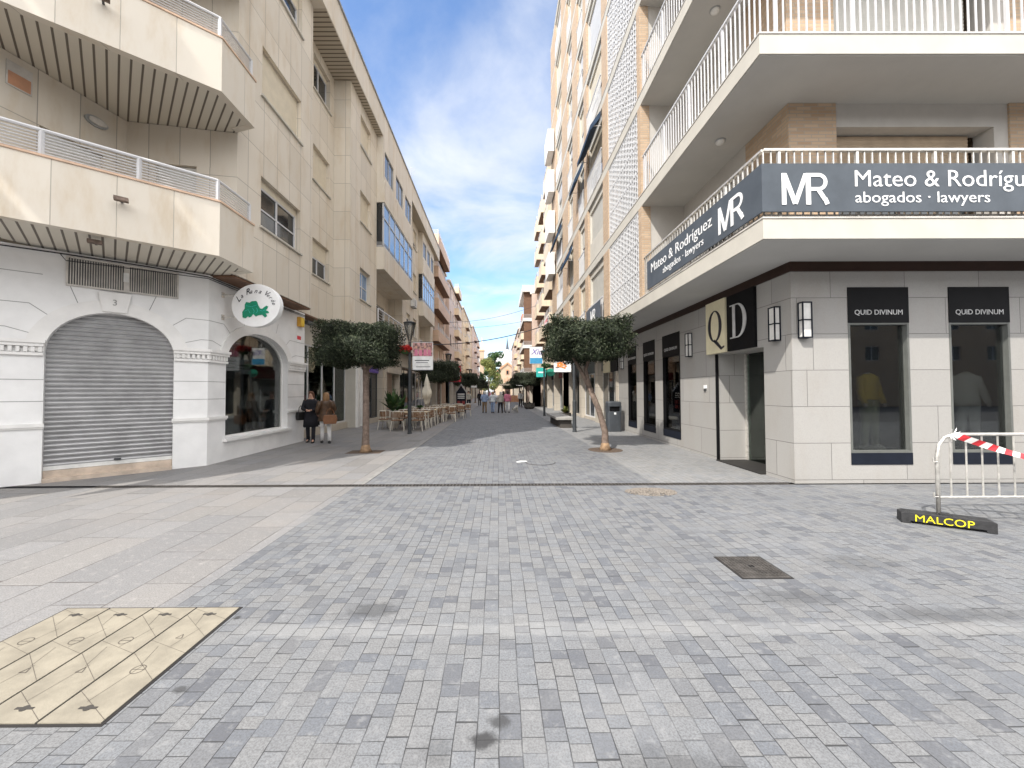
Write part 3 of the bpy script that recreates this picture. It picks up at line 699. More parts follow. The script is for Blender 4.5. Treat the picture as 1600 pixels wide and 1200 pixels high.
for word, a0, a1, sz in (('La', 158, 139, .17), ('Rana', 119, 77, .17), ('Verde', 60, 12, .15)):
    lt = MB()
    for k, ch in enumerate(word):
        a = R(a0+(a1-a0)*k/max(1, len(word)-1)); rx, rz_ = .43, .345; th = a-PI/2
        cx, cz = -5.60+rx*math.cos(a), 3.60+rz_*math.sin(a)
        Fc = (lambda cx, cz, th: lambda u, v, w_=0.: FSg(cx+u*math.cos(th)-v*math.sin(th), cz+u*math.sin(th)+v*math.cos(th), w_))(cx, cz, th*.8)
        lt.text(ch, Fc, -.03, -.04, sz*(1.1 if k == 0 else .82), .002, .006, shear=.45, bold=-.001)
    build('lettering', lt, 'ink', SG)
# alarm box
t = thing('alarm_box', 'small ochre alarm box above the red plate at the end of the white shop wall', 'alarm box', (-6.4, 12.35, 3.75))
build('housing', MB().box(FW, 12.25, 12.5, 3.72, 4.02, .0, .12), 'orange_box', t, bevel=.01); build('cover', MB().box(FW, 12.27, 12.48, 3.74, 4.0, .121, .13), 'sun_yellow', t)
t = thing('security_camera', 'dark security camera beside the ochre alarm box', 'camera', (-6.35, 12.65, 3.9))
build('body', MB().box(FW, 12.58, 12.9, 3.85, 3.97, .08, .2), 'dark_metal', t); build('arm', MB().box(FW, 12.7, 12.74, 3.88, 3.92, 0, .08), 'dark_metal', t)
t = thing('warning_plate', 'small red and white plate under the ochre alarm box', 'plate', (-6.42, 12.35, 3.3))
build('plate', MB().box(FW, 12.24, 12.5, 3.22, 3.52, .003, .012), 'sign_white', t); build('red_band', MB().box(FW, 12.25, 12.49, 3.3, 3.42, .0125, .015), 'banner_red', t)
# recessed shopfront and the rest of the ground floor
def shopfront(par, F, u0, u1, zs, zt, cols, fm='white_metal', step='beige_stone', stall=.25, w_=0., glass='dark_glass', dpt=1.6, inter='interior_dark'):
    f = MB(); f.box(F, u0, u1, zt-.06, zt, w_-.06, w_); f.box(F, u0, u1, stall, stall+.06, w_-.06, w_)
    for k in range(cols+1):
        u = u0+.03+(u1-u0-.06)*k/cols; f.box(F, u-.03, u+.03, stall+.06, zt-.06, w_-.058, w_-.002)
    o = build('shop_window', f, fm, par)
    build('pane', MB().box(F, u0, u1, stall+.02, zt-.02, w_-.035, w_-.028), glass, o)
    build('stall_riser', MB().box(F, u0, u1, 0, stall-.002, w_-.06, w_+.10), step, o)
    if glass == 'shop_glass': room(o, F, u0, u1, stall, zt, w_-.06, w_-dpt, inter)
    return o
FS2 = FL(-6.9)
shopfront(L1, FS2, 12.8, 17.4, 0, 3.35, 4, glass='shop_glass', stall=.28)
gf = MB(); wall(gf, FL(-6.88), 12.75, 36, 3.35, 4.2, [], 0); wall(gf, FL(-6.5), 18.35, 36, 3.3, 4.2, [], 0)
gf.bx(-6.9, -6.46, 17.4, 17.75, 0, 3.36).bx(-6.9, -6.46, 17.95, 18.3, 0, 3.4)
build('lintel', gf, 'slab_cream', L1)
for q in ((17.45, 17.7), (18.0, 18.25)): build('pilaster', MB().bx(-6.88, -6.36, *q, .01, 3.34), 'white_trim', L1)
FS3 = FL(-6.6)
shopfront(L1, FS3, 18.3, 21.0, 0, 2.6, 3, fm='dark_metal', glass='dark_glass')
build('fascia_sign', MB().box(FS3, 18.3, 21.0, 2.62, 3.3, 0, .08), 'purple', L1)
for q in ((21.0, 21.3), (24.3, 24.6)): build('pilaster', MB().bx(-6.7, -6.3, *q, 0, 3.3), 'beige_stone', L1)
shopfront(L1, FS3, 24.6, 29.5, 0, 3.2, 4, fm='black_paint', glass='dark_glass', stall=.1)
shopfront(L1, FS3, 29.5, 35.9, 0, 3.2, 5, fm='white_metal', glass='dark_glass', stall=.1)
ent = MB().bx(-6.5, -6.1, 21.3, 24.3, 2.7, 3.15).bx(-6.5, -6.2, 21.3, 21.5, 0, 2.7).bx(-6.5, -6.2, 24.1, 24.3, 0, 2.7)
build('entrance_frame', ent, 'beige_stone', L1)
build('entrance_panel', MB().bx(-7.1, -7.0, 21.3, 24.3, 0, 2.8), 'blind_cream', L1)
build('entrance_soffit', MB().bx(-7.1, -6.5, 21.3, 24.3, 2.8, 3.3), 'interior_dark', L1)
def acunit(F, u, v, w_, lab):
    t = thing('air_conditioner', lab, 'air conditioner', tuple(F(u, v, w_)), 0, 'air conditioning units on the facades')
    build('case', MB().box(F, u-.4, u+.4, v, v+.55, w_+.02, w_+.3), 'ac_white', t, bevel=.01)
    m = MB()
    for k in range(7): m.box(F, u-.34, u+.12, v+.06+k*.065, v+.075+k*.065, w_+.301, w_+.312)
    build('grille', m, 'dark_metal', t); build('brackets', MB().box(F, u-.3, u-.26, v-.06, v-.002, w_, w_+.3).box(F, u+.26, u+.3, v-.06, v-.002, w_, w_+.3), 'grey_metal', t)
acunit(FL(-6.1), 27.1, 7.6, 0, 'white air conditioner between the windows past the glazed balcony'); acunit(FL(-7.0), 18.75, 5.2, 0, 'white air conditioner in the open balcony under the glazed one')
t = thing('roof_antenna', 'thin roof antenna standing on the cream eave', 'antenna', (-5.9, 26, 15.15)); build('mast', MB().tube([(0, 0, 0), (0, 0, 1.9)], .018), 'grey_metal', t, local=True)
m = MB()
for k in range(5): m.tube([(-.3, 0, 1.3+k*.12), (.3, 0, 1.3+k*.12)], .007)
build('elements', m, 'grey_metal', t, local=True)
t = thing('roof_antenna', 'second thin roof antenna further along the cream eave', 'antenna', (-5.9, 33, 15.15)); build('mast', MB().tube([(0, 0, 0), (0, 0, 1.5)], .018), 'grey_metal', t, local=True); build('elements', MB().tube([(0, -.4, 1.4), (0, .4, 1.4)], .008).tube([(0, -.3, 1.25), (0, .3, 1.25)], .008), 'grey_metal', t, local=True)
m = MB().tube([FG(5.5, 4.20, .03), FG(3.5, 4.14, .03), FG(2.2, 4.17, .035), FG(1.0, 4.185, .03), FG(.02, 4.17, .03), (-6.38, 9.4, 4.15), (-6.38, 11.0, 4.12), (-6.38, 12.7, 4.14)], .012, 5)
m.tube([FG(2.2, 4.17, .05), FG(2.12, 4.05, .05), FG(.9, 4.10, .05), FG(.02, 4.13, .04), (-6.37, 10.4, 4.08), (-6.37, 12.7, 4.10)], .008, 5)
tag(build('wall_cable', m, 'ink'), 'black cables clipped along the top of the white arched shop wall', 'cable')
#==FAR LEFT ROW==
WP = {}
def fwin(par, F, u, v, wd, ht, w_, kind):
    """window as a copy of a prototype; F must be FL/FR type"""
    key = (wd, ht, kind, F(0, 0, 1)[0] > F(0, 0, 0)[0])
    s = 1 if key[3] else -1
    pm, fm, shut, sm = kind
    if key not in WP:
        FF_ = (lambda u, v, w_=0.: (s*w_, u, v))
        f = MB(); t = .05; top = ht*(1-shut)
        if top > .2:
            f.box(FF_, 0, wd, 0, .06, 0, t).box(FF_, 0, wd, top-.06, top, 0, t).box(FF_, 0, .06, .06, top-.06, 0, t).box(FF_, wd-.06, wd, .06, top-.06, 0, t).box(FF_, wd/2-.03, wd/2+.03, .06, top-.06, 0, t)
            f.cur = 0
        f.box(FF_, -.05, wd+.05, -.06, -.003, 0, .22)
        a = build('window', f, fm, par); p = []
        if top > .2: p.append(build('pane', MB().box(FF_, .01, wd-.01, .01, top-.01, .01, .02), pm, a, local=True))
        if shut > 0: p.append(build('blind', MB().box(FF_, 0, wd, max(0, top), ht, .055, .08), sm, a, local=True))
        for q in p: q.location = (0, 0, 0)
        WP[key] = a
    else:
        src = WP[key]; a = src.copy(); col.objects.link(a); a.parent = par
        for ch in src.children: c = ch.copy(); col.objects.link(c); c.parent = a
    pos = Vector(F(u, v, w_)); a.location = pos-par.location
    return a
KW = [('dark_glass', 'white_metal', 0, None), ('dark_glass', 'white_metal', .35, 'blind_white'), ('dark_glass', 'white_metal', .7, 'blind_cream'), ('dark_glass', 'dark_metal', 0, None), ('dark_glass', 'white_metal', .98, 'blind_cream')]
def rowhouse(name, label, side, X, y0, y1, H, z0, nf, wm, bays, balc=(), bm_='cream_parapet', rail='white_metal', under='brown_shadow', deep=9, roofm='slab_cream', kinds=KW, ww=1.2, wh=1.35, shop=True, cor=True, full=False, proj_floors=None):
    """street building: facade wall with real openings, window copies, balcony boxes"""
    s = 1 if side == 'L' else -1
    F = FL(X) if side == 'L' else FR(X)
    b = thing(name, label, 'building', (X-s*4, (y0+y1)/2, 0)); fh = (H-z0)/nf
    m = MB(); holes = []; rnd = random.Random(int(y0*10))
    for k in range(nf):
        for (u, wd_) in bays: holes.append((u-wd_/2, u+wd_/2, z0+k*fh+.95*fh-wh-.25, z0+k*fh+.95*fh-.25))
    wall(m, F, y0, y1, z0, H, holes, .18)
    xs = sorted((X-s*.001, X-s*deep))
    xb = X-s*deep
    for yy in (y0, y1): m.poly([(X, yy, 0), (xb, yy, 0), (xb, yy, H), (X, yy, H)])
    m.poly([(X, y0, H), (xb, y0, H), (xb, y1, H), (X, y1, H)]); m.poly([(xb, y0, 0), (xb, y1, 0), (xb, y1, H), (xb, y0, H)])
    m.poly([(X, y0, z0), (xb, y0, z0), (xb, y1, z0), (X, y1, z0)])
    build('wall', m, wm, b)
    if cor: build('cornice', MB().box(F, y0, y1, H-.05, H+.22, -.3, .18), roofm, b)
    for h in holes:
        kd = rnd.choice(kinds); fwin(b, F, h[0], h[2], round(h[1]-h[0], 3), round(h[3]-h[2], 3), -.15, kd)
    for (ya, yb, pr, f0, f1, ph) in balc:
        for k in range(f0, f1):
            z = z0+k*fh-.02; q = MB()
            q.box(F, ya, yb, z, z+.16, .002, pr); q.box(F, ya, yb, z+.16, z+ph, pr-.1, pr); q.box(F, ya, ya+.1, z+.16, z+ph, .002, pr-.1); q.box(F, yb-.1, yb, z+.16, z+ph, .002, pr-.1)
            bo = build('balcony', q, bm_, b)
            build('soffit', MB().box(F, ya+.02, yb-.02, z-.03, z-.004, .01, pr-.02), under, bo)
            r = MB()
            for j in range(4): r.box(F, ya, yb, z+ph+.05+j*.11, z+ph+.075+j*.11, pr-.06, pr-.04).box(F, ya, ya+.02, z+ph+.05+j*.11, z+ph+.075+j*.11, 0, pr-.06)
            nn_ = max(2, int((yb-ya)/1.2))
            for j in range(nn_+1): u = ya+.02+(yb-ya-.04)*j/nn_; r.box(F, u-.015, u+.015, z+ph, z+ph+.45, pr-.07, pr-.03)
            build('railing', r, rail, bo)
    # shops
    if shop:
        n_ = max(1, round((y1-y0)/4.2)); dd = (y1-y0)/n_; gmt = ['dark_glass', 'dark_glass', 'interior_mid']
        Fs = FL(X-.5) if side == 'L' else FR(X+.5)
        for k in range(n_):
            a, c = y0+k*dd, y0+(k+1)*dd; build('pilaster', MB().box(Fs, a, a+.35, 0, z0, -.4, .48), 'beige_stone', b)
            so_ = build('shop_window', MB().box(Fs, a+.35, a+.43, 0, 2.7, -.08, 0).box(Fs, c-.08, c, 0, 2.7, -.08, 0).box(Fs, (a+c)/2, (a+c)/2+.08, 0, 2.7, -.08, 0).box(Fs, a+.43, c-.08, 2.62, 2.7, -.08, 0).box(Fs, a+.43, c-.08, 0, .25, -.08, 0), rnd.choice(['dark_metal', 'white_metal', 'black_paint', 'grey_metal']), b)
            build('pane', MB().box(Fs, a+.35, c, .2, 2.65, -.06, -.05), rnd.choice(gmt), so_)
            build('fascia_sign', MB().box(Fs, a+.35, c, 2.72, z0-.02, -.1, .1), rnd.choice(['slab_cream', 'interior_dark', 'sign_grey', 'white_trim', 'maroon', 'beige_stone', 'purple']), b)
    return b, F, fh
def bays(a, b, n_, wd_=1.2): return [(a+(b-a)*(k+.5)/n_, wd_) for k in range(n_)]
rowhouse('apartment_building', 'orange tinted block with deep brown shaded balconies, second on the left side', 'L', -6.4, 36.25, 47, 15.8, 3.4, 4, 'terra_panel', bays(37, 46.5, 3), [(36.6, 45.2, .75, 0, 5, 1.05)], 'ochre_panel' if 0 else 'terra_panel')
rowhouse('apartment_building', 'pinkish block with cream bay balconies, third on the left side', 'L', -6.0, 47.2, 64, 15.3, 3.3, 4, 'pink_panel', bays(47.5, 63.5, 6), [(53, 57.5, .6, 0, 5, .9)], 'ochre_panel')
rowhouse('apartment_building', 'long pale terracotta facade of narrow windows, fourth on the left side', 'L', -5.9, 64.2, 86, 15.8, 3.3, 5, 'ochre_panel', bays(64.5, 85.5, 7), [(70, 74, .6, 1, 5, .9)], 'sand_panel')
rowhouse('apartment_building', 'farthest pink facade before the yellow tree, fifth on the left side', 'L', -5.7, 86.2, 116, 16.5, 3.4, 5, 'pink_panel', bays(87, 115, 8), [(92, 97, .6, 1, 5, .9), (104, 109, .6, 1, 5, .9)], 'pink_panel')
#==RIGHT CORNER BUILDING==
R1 = thing('apartment_building', 'tall tan brick corner block with white balconies and grey granite boutique', 'building', (9, 16, 0))
XS, YS = 5.10, 6.62; XO, YO = 3.94, 5.62; YE = 27.5
NS = 8; ZB = [3.85+2.8*k for k in range(NS+1)]
gs = MB()
fw = [(6.08, 7.14, .32, 3.39), (7.84, 8.90, .32, 3.39), (9.55, 10.6, .32, 3.39), (11.3, 12.35, .32, 3.39)]
sw = [(10.71, 11.84, .24, 3.28), (12.42, 13.42, .24, 3.28), (14.1, 15.0, .24, 3.28)]
door = (7.33, 8.85, 0, 2.44)
wall(gs, FF(YS), XS, 16, 0, 3.85, fw, .16)
wall(gs, FR(XS), YS, 16.2, 0, 3.85, sw+[door], .14)
gs.poly([(5.24, 8.85, 0), (5.72, 8.85, 0), (5.72, 8.85, 2.44), (5.24, 8.85, 2.44)]); gs.poly([(5.24, 7.33, 0), (5.72, 7.33, 0), (5.72, 7.33, 2.44), (5.24, 7.33, 2.44)]); gs.poly([(5.24, 7.33, 2.44), (5.72, 7.33, 2.44), (5.72, 8.85, 2.44), (5.24, 8.85, 2.44)])
sg_ = build('shop_wall', gs, 'grey_granite', R1)
build('soffit_strip', MB().bx(XS-.03, XS+.1, YS+.1, 27.4, 3.67, 3.846).bx(XS-.03, 16, YS-.03, YS+.1, 3.67, 3.846), 'dark_brown', R1)
def dispwin(F, h, base, text=True, mir=1):
    a, b, z0, z1 = h; zg0, zg1 = z0+.2, z1-.62
    f = MB().box(F, a, b, z1-.62, z1, -.15, .012); o = build('shop_window', f, 'black_paint', R1)
    build('base_panel', MB().box(F, a, b, z0, zg0, -.15, .012), 'navy_paint', o)
    fr = MB().box(F, a, a+.035, zg0, zg1, -.12, .006).box(F, b-.035, b, zg0, zg1, -.12, .006).box(F, a+.035, b-.035, zg0, zg0+.04, -.12, .004).box(F, a+.035, b-.035, zg1-.03, zg1, -.12, .004)
    build('frame', fr, 'frame_bronze' if base else 'black_paint', o)
    build('pane', MB().box(F, a+.03, b-.03, zg0+.03, zg1-.02, -.08, -.072), 'clear_glass', o)
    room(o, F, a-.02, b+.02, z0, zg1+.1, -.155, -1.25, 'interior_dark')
    if text:
        c = MB()
        c.text('QUID DIVINUM', F, (a+b)/2, zg1+.14, .125, .013, .005, align='CENTER', sx=mir*.98)
        build('lettering', c, 'sign_silver', o)
    return o
for h in fw: dispwin(FF(YS), h, True)
for h in sw: dispwin(FR(XS), h, False, mir=-1)
# entrance
dg = MB().bx(5.70, 5.76, 7.33, 7.40, 0, 2.44).bx(5.70, 5.76, 8.78, 8.85, 0, 2.44).bx(5.70, 5.76, 8.05, 8.12, 0, 2.4)
do = build('door', dg, 'galvanised', R1); build('pane', MB().bx(5.725, 5.735, 7.40, 8.78, .02, 2.42), 'shop_glass', do)
build('handle', MB().tube([(5.66, 8.0, .9), (5.66, 8.0, 1.3)], .015), 'galvanised', do)
rm = MB()
for P in ([(7.2, 7.95, 0), (7.2, 9.4, 0), (7.2, 9.4, 2.6), (7.2, 7.95, 2.6)], [(5.77, 9.0, 0), (7.2, 9.4, 0), (7.2, 9.4, 2.6), (5.77, 9.0, 2.6)], [(5.77, 7.2, 0), (5.98, 7.95, 0), (5.98, 7.95, 2.6), (5.77, 7.2, 2.6)], [(5.98, 7.95, 0), (7.2, 7.95, 0), (7.2, 7.95, 2.6), (5.98, 7.95, 2.6)], [(5.77, 7.2, 2.45), (7.2, 7.95, 2.45), (7.2, 9.4, 2.45), (5.77, 9.4, 2.45)]): rm.poly(P)
build('interior', rm, 'interior_dark', do)
build('threshold', MB().bx(5.0, 5.74, 7.34, 8.84, .003, .02), 'iron_dark', R1)
build('door_edge', MB().bx(5.03, 5.09, 8.83, 8.86, 0, 2.44), 'black_paint', R1)
# QD sign
Q = thing('shop_sign', 'two square shop sign, Q on beige and D on black, above the boutique door', 'sign', (5.0, 8.4, 2.45))
build('beige_square', MB().box(FR(XS), 8.40, 9.17, 2.46, 3.66, .002, .10), 'sign_beige', Q)
build('black_square', MB().box(FR(XS), 7.50, 8.397, 2.46, 3.66, .002, .06), 'black_paint', Q)
def ringshape(mb, F, cu, cv, ru, rv, thick, w0, w1, t0=0, t1=2*PI, n_=36):
    for k in range(n_):
        P = []
        for t, o_ in ((t0+(t1-t0)*k/n_, 0), (t0+(t1-t0)*(k+1)/n_, 0), (t0+(t1-t0)*(k+1)/n_, 1), (t0+(t1-t0)*k/n_, 1)):
            th = thick*(.22+.78*abs(math.cos(t)))*o_; P.append((cu+(ru-th)*math.cos(t), cv+(rv-th*.8)*math.sin(t)))
        mb.prism(P, F, w0, w1)
FQ = frame(XS, 17.57, 0, -1, -1, 0)   # u increases towards the camera; u = 17.57 - Y
lq = MB(); cu = 17.57-8.79
ringshape(lq, FQ, cu, 3.08, .27, .36, .10, .102, .112)
lq.prism([(cu-.02, 2.78), (cu+.10, 2.72), (cu+.26, 2.58), (cu+.36, 2.60), (cu+.36, 2.57), (cu+.24, 2.52), (cu+.10, 2.62), (cu-.06, 2.74)], FQ, .102, .112)
build('letter_q', lq, 'ink', Q)
ld = MB(); cu = 17.57-8.02
ringshape(ld, FQ, cu, 3.08, .30, .36, .11, .062, .072, -PI/2, PI/2, 20)
ld.box(FQ, cu-.16, cu-.07, 2.74, 3.42, .062, .0715).box(FQ, cu-.25, cu, 3.415, 3.44, .062, .071).box(FQ, cu-.25, cu, 2.72, 2.745, .062, .071)
build('letter_d', ld, 'sign_silver', Q)
Q2 = thing('shop_sign', 'smaller beige and black sign panel over the far boutique entrance beside the waste bin', 'sign', (5.0, 17, 2.45))
build('beige_square', MB().box(FR(XS), 17.2, 18.2, 2.46, 3.5, .002, .10), 'sign_beige', Q2); build('black_square', MB().box(FR(XS), 16.2, 17.19, 2.46, 3.5, .002, .06), 'black_paint', Q2)
# wall lanterns
def lantern(F, u, lab):
    t = thing('wall_lantern', lab, 'wall lamp', tuple(F(u, 2.5, 0)), 0, 'black framed wall lanterns on the granite')
    a, b = u-.085, u+.085
    m = MB()
    for (p, q) in ((a, a+.018), (b-.018, b)): m.box(F, p, q, 2.50, 3.12, .10, .118); m.box(F, p, q, 2.50, 3.12, .002, .02)
    for z in (2.50, 2.80, 3.10): m.box(F, a+.0, b-.0, z, z+.02, .0025, .1175)
    m.box(F, a+.02, b-.02, 2.5, 3.12, .001, .012)
    build('cage', m, 'navy_paint', t)
    build('diffuser', MB().box(F, a+.015, b-.015, 2.52, 3.10, .02, .104), 'lamp_opal', t)
lantern(FR(XS), 6.95, 'square black lantern on the side wall just round the corner from its twin'); lantern(FF(YS), XS+.19, 'square black lantern on the front wall at the very corner')
lantern(FR(XS), 10.1, 'square black lantern between the boutique door and the first narrow window'); lantern(FR(XS), 15.6, 'square black lantern past the third narrow window')
t = thing('intercom', 'small white intercom plate beside the boutique doorway', 'intercom', (XS, 9.3, 1.6)); build('plate', MB().box(FR(XS), 9.35, 9.47, 1.66, 1.74, .002, .02), 'sign_white', t); build('grille', MB().box(FR(XS), 9.37, 9.45, 1.60, 1.64, .002, .03), 'dark_metal', t)
# slabs
for k, z in enumerate(ZB):
    build('floor_slab', MB().bx(XO, 16, YO, YE, z, z+.3), 'slab_cream', R1)
    build('soffit', MB().bx(XO+.02, 15.9, YO+.02, YE-.02, z-.012, z-.002), 'soffit_white', R1)
    build('slab_trim', MB().bx(XO-.012, 16, YO-.012, YO+.05, z+.302, z+.325).bx(XO-.012, XO+.05, YO+.05, YE, z+.302, z+.325), 'louvre', R1)
build('core', MB().bx(5.6, 15.5, 10.6, YE-.1, 4.2, ZB[-1]), 'inner_wall', R1)
HW = (5.96, 8.75)
for k in range(NS):
    z0, z1 = ZB[k]+.3, ZB[k+1]-.012
    # front
    m = MB(); wall(m, FF(YS), 5.94, 9.0, z0, z1, [(HW[0], HW[1], z0+.004, z0+2.08)], .3)
    wall(m, FR(XS), 7.75, 10.38, z0, z1, [(8.2, 9.4, z0+.004, z0+2.08)] , .2)
    m.poly([(XS, 10.36, z0), (4.18, 10.36, z0), (4.18, 10.36, z1), (XS, 10.36, z1)])
    wall(m, FF(YS), 9.9, 16, z0, z1, [(10.2, 12.9, z0+.9, z0+2.08)], .3)
    build('inner_wall', m, 'inner_wall', R1)
    for q in [(XS, 5.94, YS-.03, YS+1.13), (9.0, 9.9, YS-.03, YS+1), (3.93, 4.18, 10.34, 10.56)]+[(3.93, 4.4, a, b) for a, b in ((13.42, 14.1), (16.5, 17.1), (18.4, 19.7), (21.1, 22.9), (25.2, 27.4))]:
        build('brick_pier', MB().bx(*q, z0, z1), 'tan_brick', R1)
    window(R1, FF(YS), 6.0, 8.55, z0+.01, z0+2.06, -.28, fm='white_metal' if k else 'dark_brown', cols=2, shut=.62 if k == 0 else .55, sm='blind_brown' if k == 0 else 'blind_white', sill=False)
    if k < 4: window(R1, FR(XS), 8.2, 9.4, z0+.01, z0+2.06, -.18, fm='dark_brown' if k == 0 else 'white_metal', cols=2, shut=.3, sill=False)
    # lattice
    # recessed backing behind the lattice and bays
    rr = random.Random(k*3+1)
    for (a, b) in ((14.1, 16.5), (17.1, 18.4), (19.7, 21.1), (22.9, 25.2)):
        bk = MB(); solid = z0+rr.choice((.75, .95, .05, .85)); F = FR(4.02)
        wall(bk, F, a, b, z0, z1, [(a+.12, b-.12, solid, z0+2.25)], .15); build('bay_wall', bk, 'slab_cream', R1)
        window(R1, F, a+.12, b-.12, solid, z0+2.25, -.13, fm='white_metal', cols=2, shut=rr.choice((.3, .55, .98, .7, .98)), sm=rr.choice(('blind_white', 'blind_cream', 'lattice_white')), sill=False, pm='dark_glass')
        if rr.random() < .7:
            g_ = MB(); 
            u = a+.1
            while u < b-.1: g_.bx(3.90, 3.915, u, u+.02, z0, z0+.95); u += .11
            g_.bx(3.89, 3.925, a+.05, b-.05, z0+.95, z0+.99); build('railing', g_, 'white_metal', R1)
    bk = MB().poly([(5.2, 10.56, z0), (5.2, 13.42, z0), (5.2, 13.42, z1), (5.2, 10.56, z1)])
    build('bay_wall', bk, 'slab_cream', R1)
    # railings
    rl = MB(); pts = [(16, YO+.06), (XO+.06, YO+.06), (XO+.06, 10.34)]
    zt = z0+1.08
    for a, c in zip(pts, pts[1:]):
        n2 = (a, c)
        rl.box(FS(a, c)[0], 0, FS(a, c)[1], zt-.035, zt, -.03, .03)
        rl.box(FS(a, c)[0], 0, FS(a, c)[1], z0+.06, z0+.085, -.012, .012)
    for j, p_ in enumerate(along(pts, .118)):
        if p_[0] > 11: continue
        h_ = .02 if j % 10 == 0 else .009; rl.bx(p_[0]-h_, p_[0]+h_, p_[1]-h_, p_[1]+h_, z0+.025, zt-.036)
    build('railing', rl, 'white_metal' if k else 'galvanised', R1)
# lattice mesh, shared by the floors
la = MB(); F = FR(3.96); a0_, a1_, hh_ = 10.58, 13.40, 2.46; cu_ = .141; cv_ = .164; nu = 20; nv = 15
for i in range(nu+1): la.box(F, a0_+i*cu_-.016, a0_+i*cu_+.016, 0, hh_, -.025, 0)
for j in range(4): la.box(F, a0_, a1_, j*.82-.015, j*.82+.015, -.022, .004)
for i in range(nu):
    for j in range(nv):
        u, v = a0_+i*cu_+.014, j*cv_+(cv_/2 if i % 2 else 0)
        la.prism([(u, v), (u+.113, v+.06), (u+.113, v+.10), (u, v+.04)] if i % 2 else [(u, v+.06), (u+.113, v), (u+.113, v+.04), (u, v+.10)], F, -.02, -.004)
lo = build('lattice_screen', la, 'lattice_white', R1)
base = lo.location.copy(); lo.location.z = base.z+ZB[0]+.302
for k in range(1, NS):
    c = lo.copy(); col.objects.link(c); c.location = (base.x, base.y, base.z+ZB[k]+.302)
# R1 ceiling lamps on balcony soffits
for k, (x, y) in enumerate(((4.5, 7.6), (4.5, 7.7))):
    t = thing('ceiling_lamp', ('round ceiling lamp under the first white balcony soffit', 'round ceiling lamp under the second white balcony soffit')[k], 'lamp', (x, y, ZB[k+1]), 0, 'round lamps under the white balcony soffits')
    build('shade', MB().lathe([(.085, 0), (.09, -.03), (.07, -.06), (.02, -.075)], (0, 0, -.013), 14), 'lamp_opal', t, local=True, smooth=True); build('rim', MB().lathe([(.1, 0), (.1, -.02)], (0, 0, -.013), 14), 'grey_metal', t, local=True)
# law office banner
def mr(mb, F, u, v, h, w0):   # joined MR monogram
    t = h*.15; W = h*.95; q_ = [0]
    def st_(a, b, tt=t):
        (x0, y0), (x1, y1) = a, b; L = math.hypot(x1-x0, y1-y0); nx, ny = -(y1-y0)/L*tt/2, (x1-x0)/L*tt/2
        mb.prism([(x0+nx, y0+ny), (x1+nx, y1+ny), (x1-nx, y1-ny), (x0-nx, y0-ny)], F, w0+.0002*(q_[0]+1), w0+.0066+q_[0]*.0006); q_[0] += 1
    mb.box(F, u, u+t*.9, v, v+h, w0, w0+.0062)
    st_((u+t*.55, v+h*.97), (u+W*.44, v+h*.03)); st_((u+W*.44, v+h*.03), (u+W*.80, v+h*.97), t*.9)
    mb.box(F, u+W*.80, u+W*.80+t, v, v+h, w0, w0+.0064)
    mb.box(F, u+W*.80+t, u+W*1.22, v+h-t*.75, v+h, w0, w0+.006); mb.box(F, u+W*.80+t, u+W*1.22, v+h*.44, v+h*.44+t*.75, w0, w0+.006)
    cx, cy, ro = u+W*1.22, v+h*.72-.0, h*.28
    for k in range(12):
        t0, t1 = -PI/2+PI*k/12, -PI/2+PI*(k+1)/12
        mb.prism([(cx+ro*math.cos(t0), cy+ro*math.sin(t0)), (cx+ro*math.cos(t1), cy+ro*math.sin(t1)), (cx+(ro-t*.75)*math.cos(t1), cy+(ro-t*.75)*math.sin(t1)), (cx+(ro-t*.75)*math.cos(t0), cy+(ro-t*.75)*math.sin(t0))], F, w0, w0+.006)
    st_((u+W*1.22, v+h*.46), (u+W*1.42, v+h*.16), t*.9); st_((u+W*1.42, v+h*.20), (u+W*1.50, v+h*.01), t*.9)
MR = thing('office_banner', 'long slate grey law office banner wrapped round the first balcony railing', 'sign', (4, 5.6, 4.2))
build('board', MB().bx(XO-.03, 16, YO-.035, YO-.01, 4.24, 4.96).bx(XO-.03, XO-.005, YO-.01, 9.95, 4.24, 4.96), 'sign_grey', MR)
FB = FF(YO-.035); tx = MB(); mr(tx, FB, 4.20, 4.34, .47, .002); build('monogram', tx, 'sign_white', MR)
tx = MB(); tx.text('Mateo & Rodríguez', FB, 5.26, 4.61, .355, .002, .005, sx=1.04, bold=-.001); build('lettering', tx, 'sign_white', MR)
tx = MB(); tx.text('abogados · lawyers', FB, 5.28, 4.37, .235, .002, .005, sx=1.12, bold=-.0008); build('lettering', tx, 'sign_white', MR)
FBs = frame(XO-.03, 20, 0, -1, -1, 0)
tx = MB(); mr(tx, FBs, 20-6.70, 4.34, .47, .002); build('monogram', tx, 'sign_white', MR)
tx = MB(); tx.text('Mateo & Rodríguez', FBs, 20-9.70, 4.61, .33, .002, .005, sx=1.08, bold=-.001); build('lettering', tx, 'sign_white', MR)
tx = MB(); tx.text('abogados · lawyers', FBs, 20-9.0, 4.38, .215, .002, .005, sx=1.1, bold=-.0008); build('lettering', tx, 'sign_white', MR)
# second smaller banners further along
b2 = thing('office_banner', 'small dark grey law office panel hung between brick piers above the right tree', 'sign', (3.85, 15.2, 4.2))
build('board', MB().bx(3.80, 3.83, 14.2, 16.4, 4.25, 5.0), 'sign_grey', b2); q = MB(); mr(q, frame(3.80, 20, 0, -1, -1, 0), 20-15.6, 4.35, .5, .002); build('lettering', q, 'sign_white', b2)
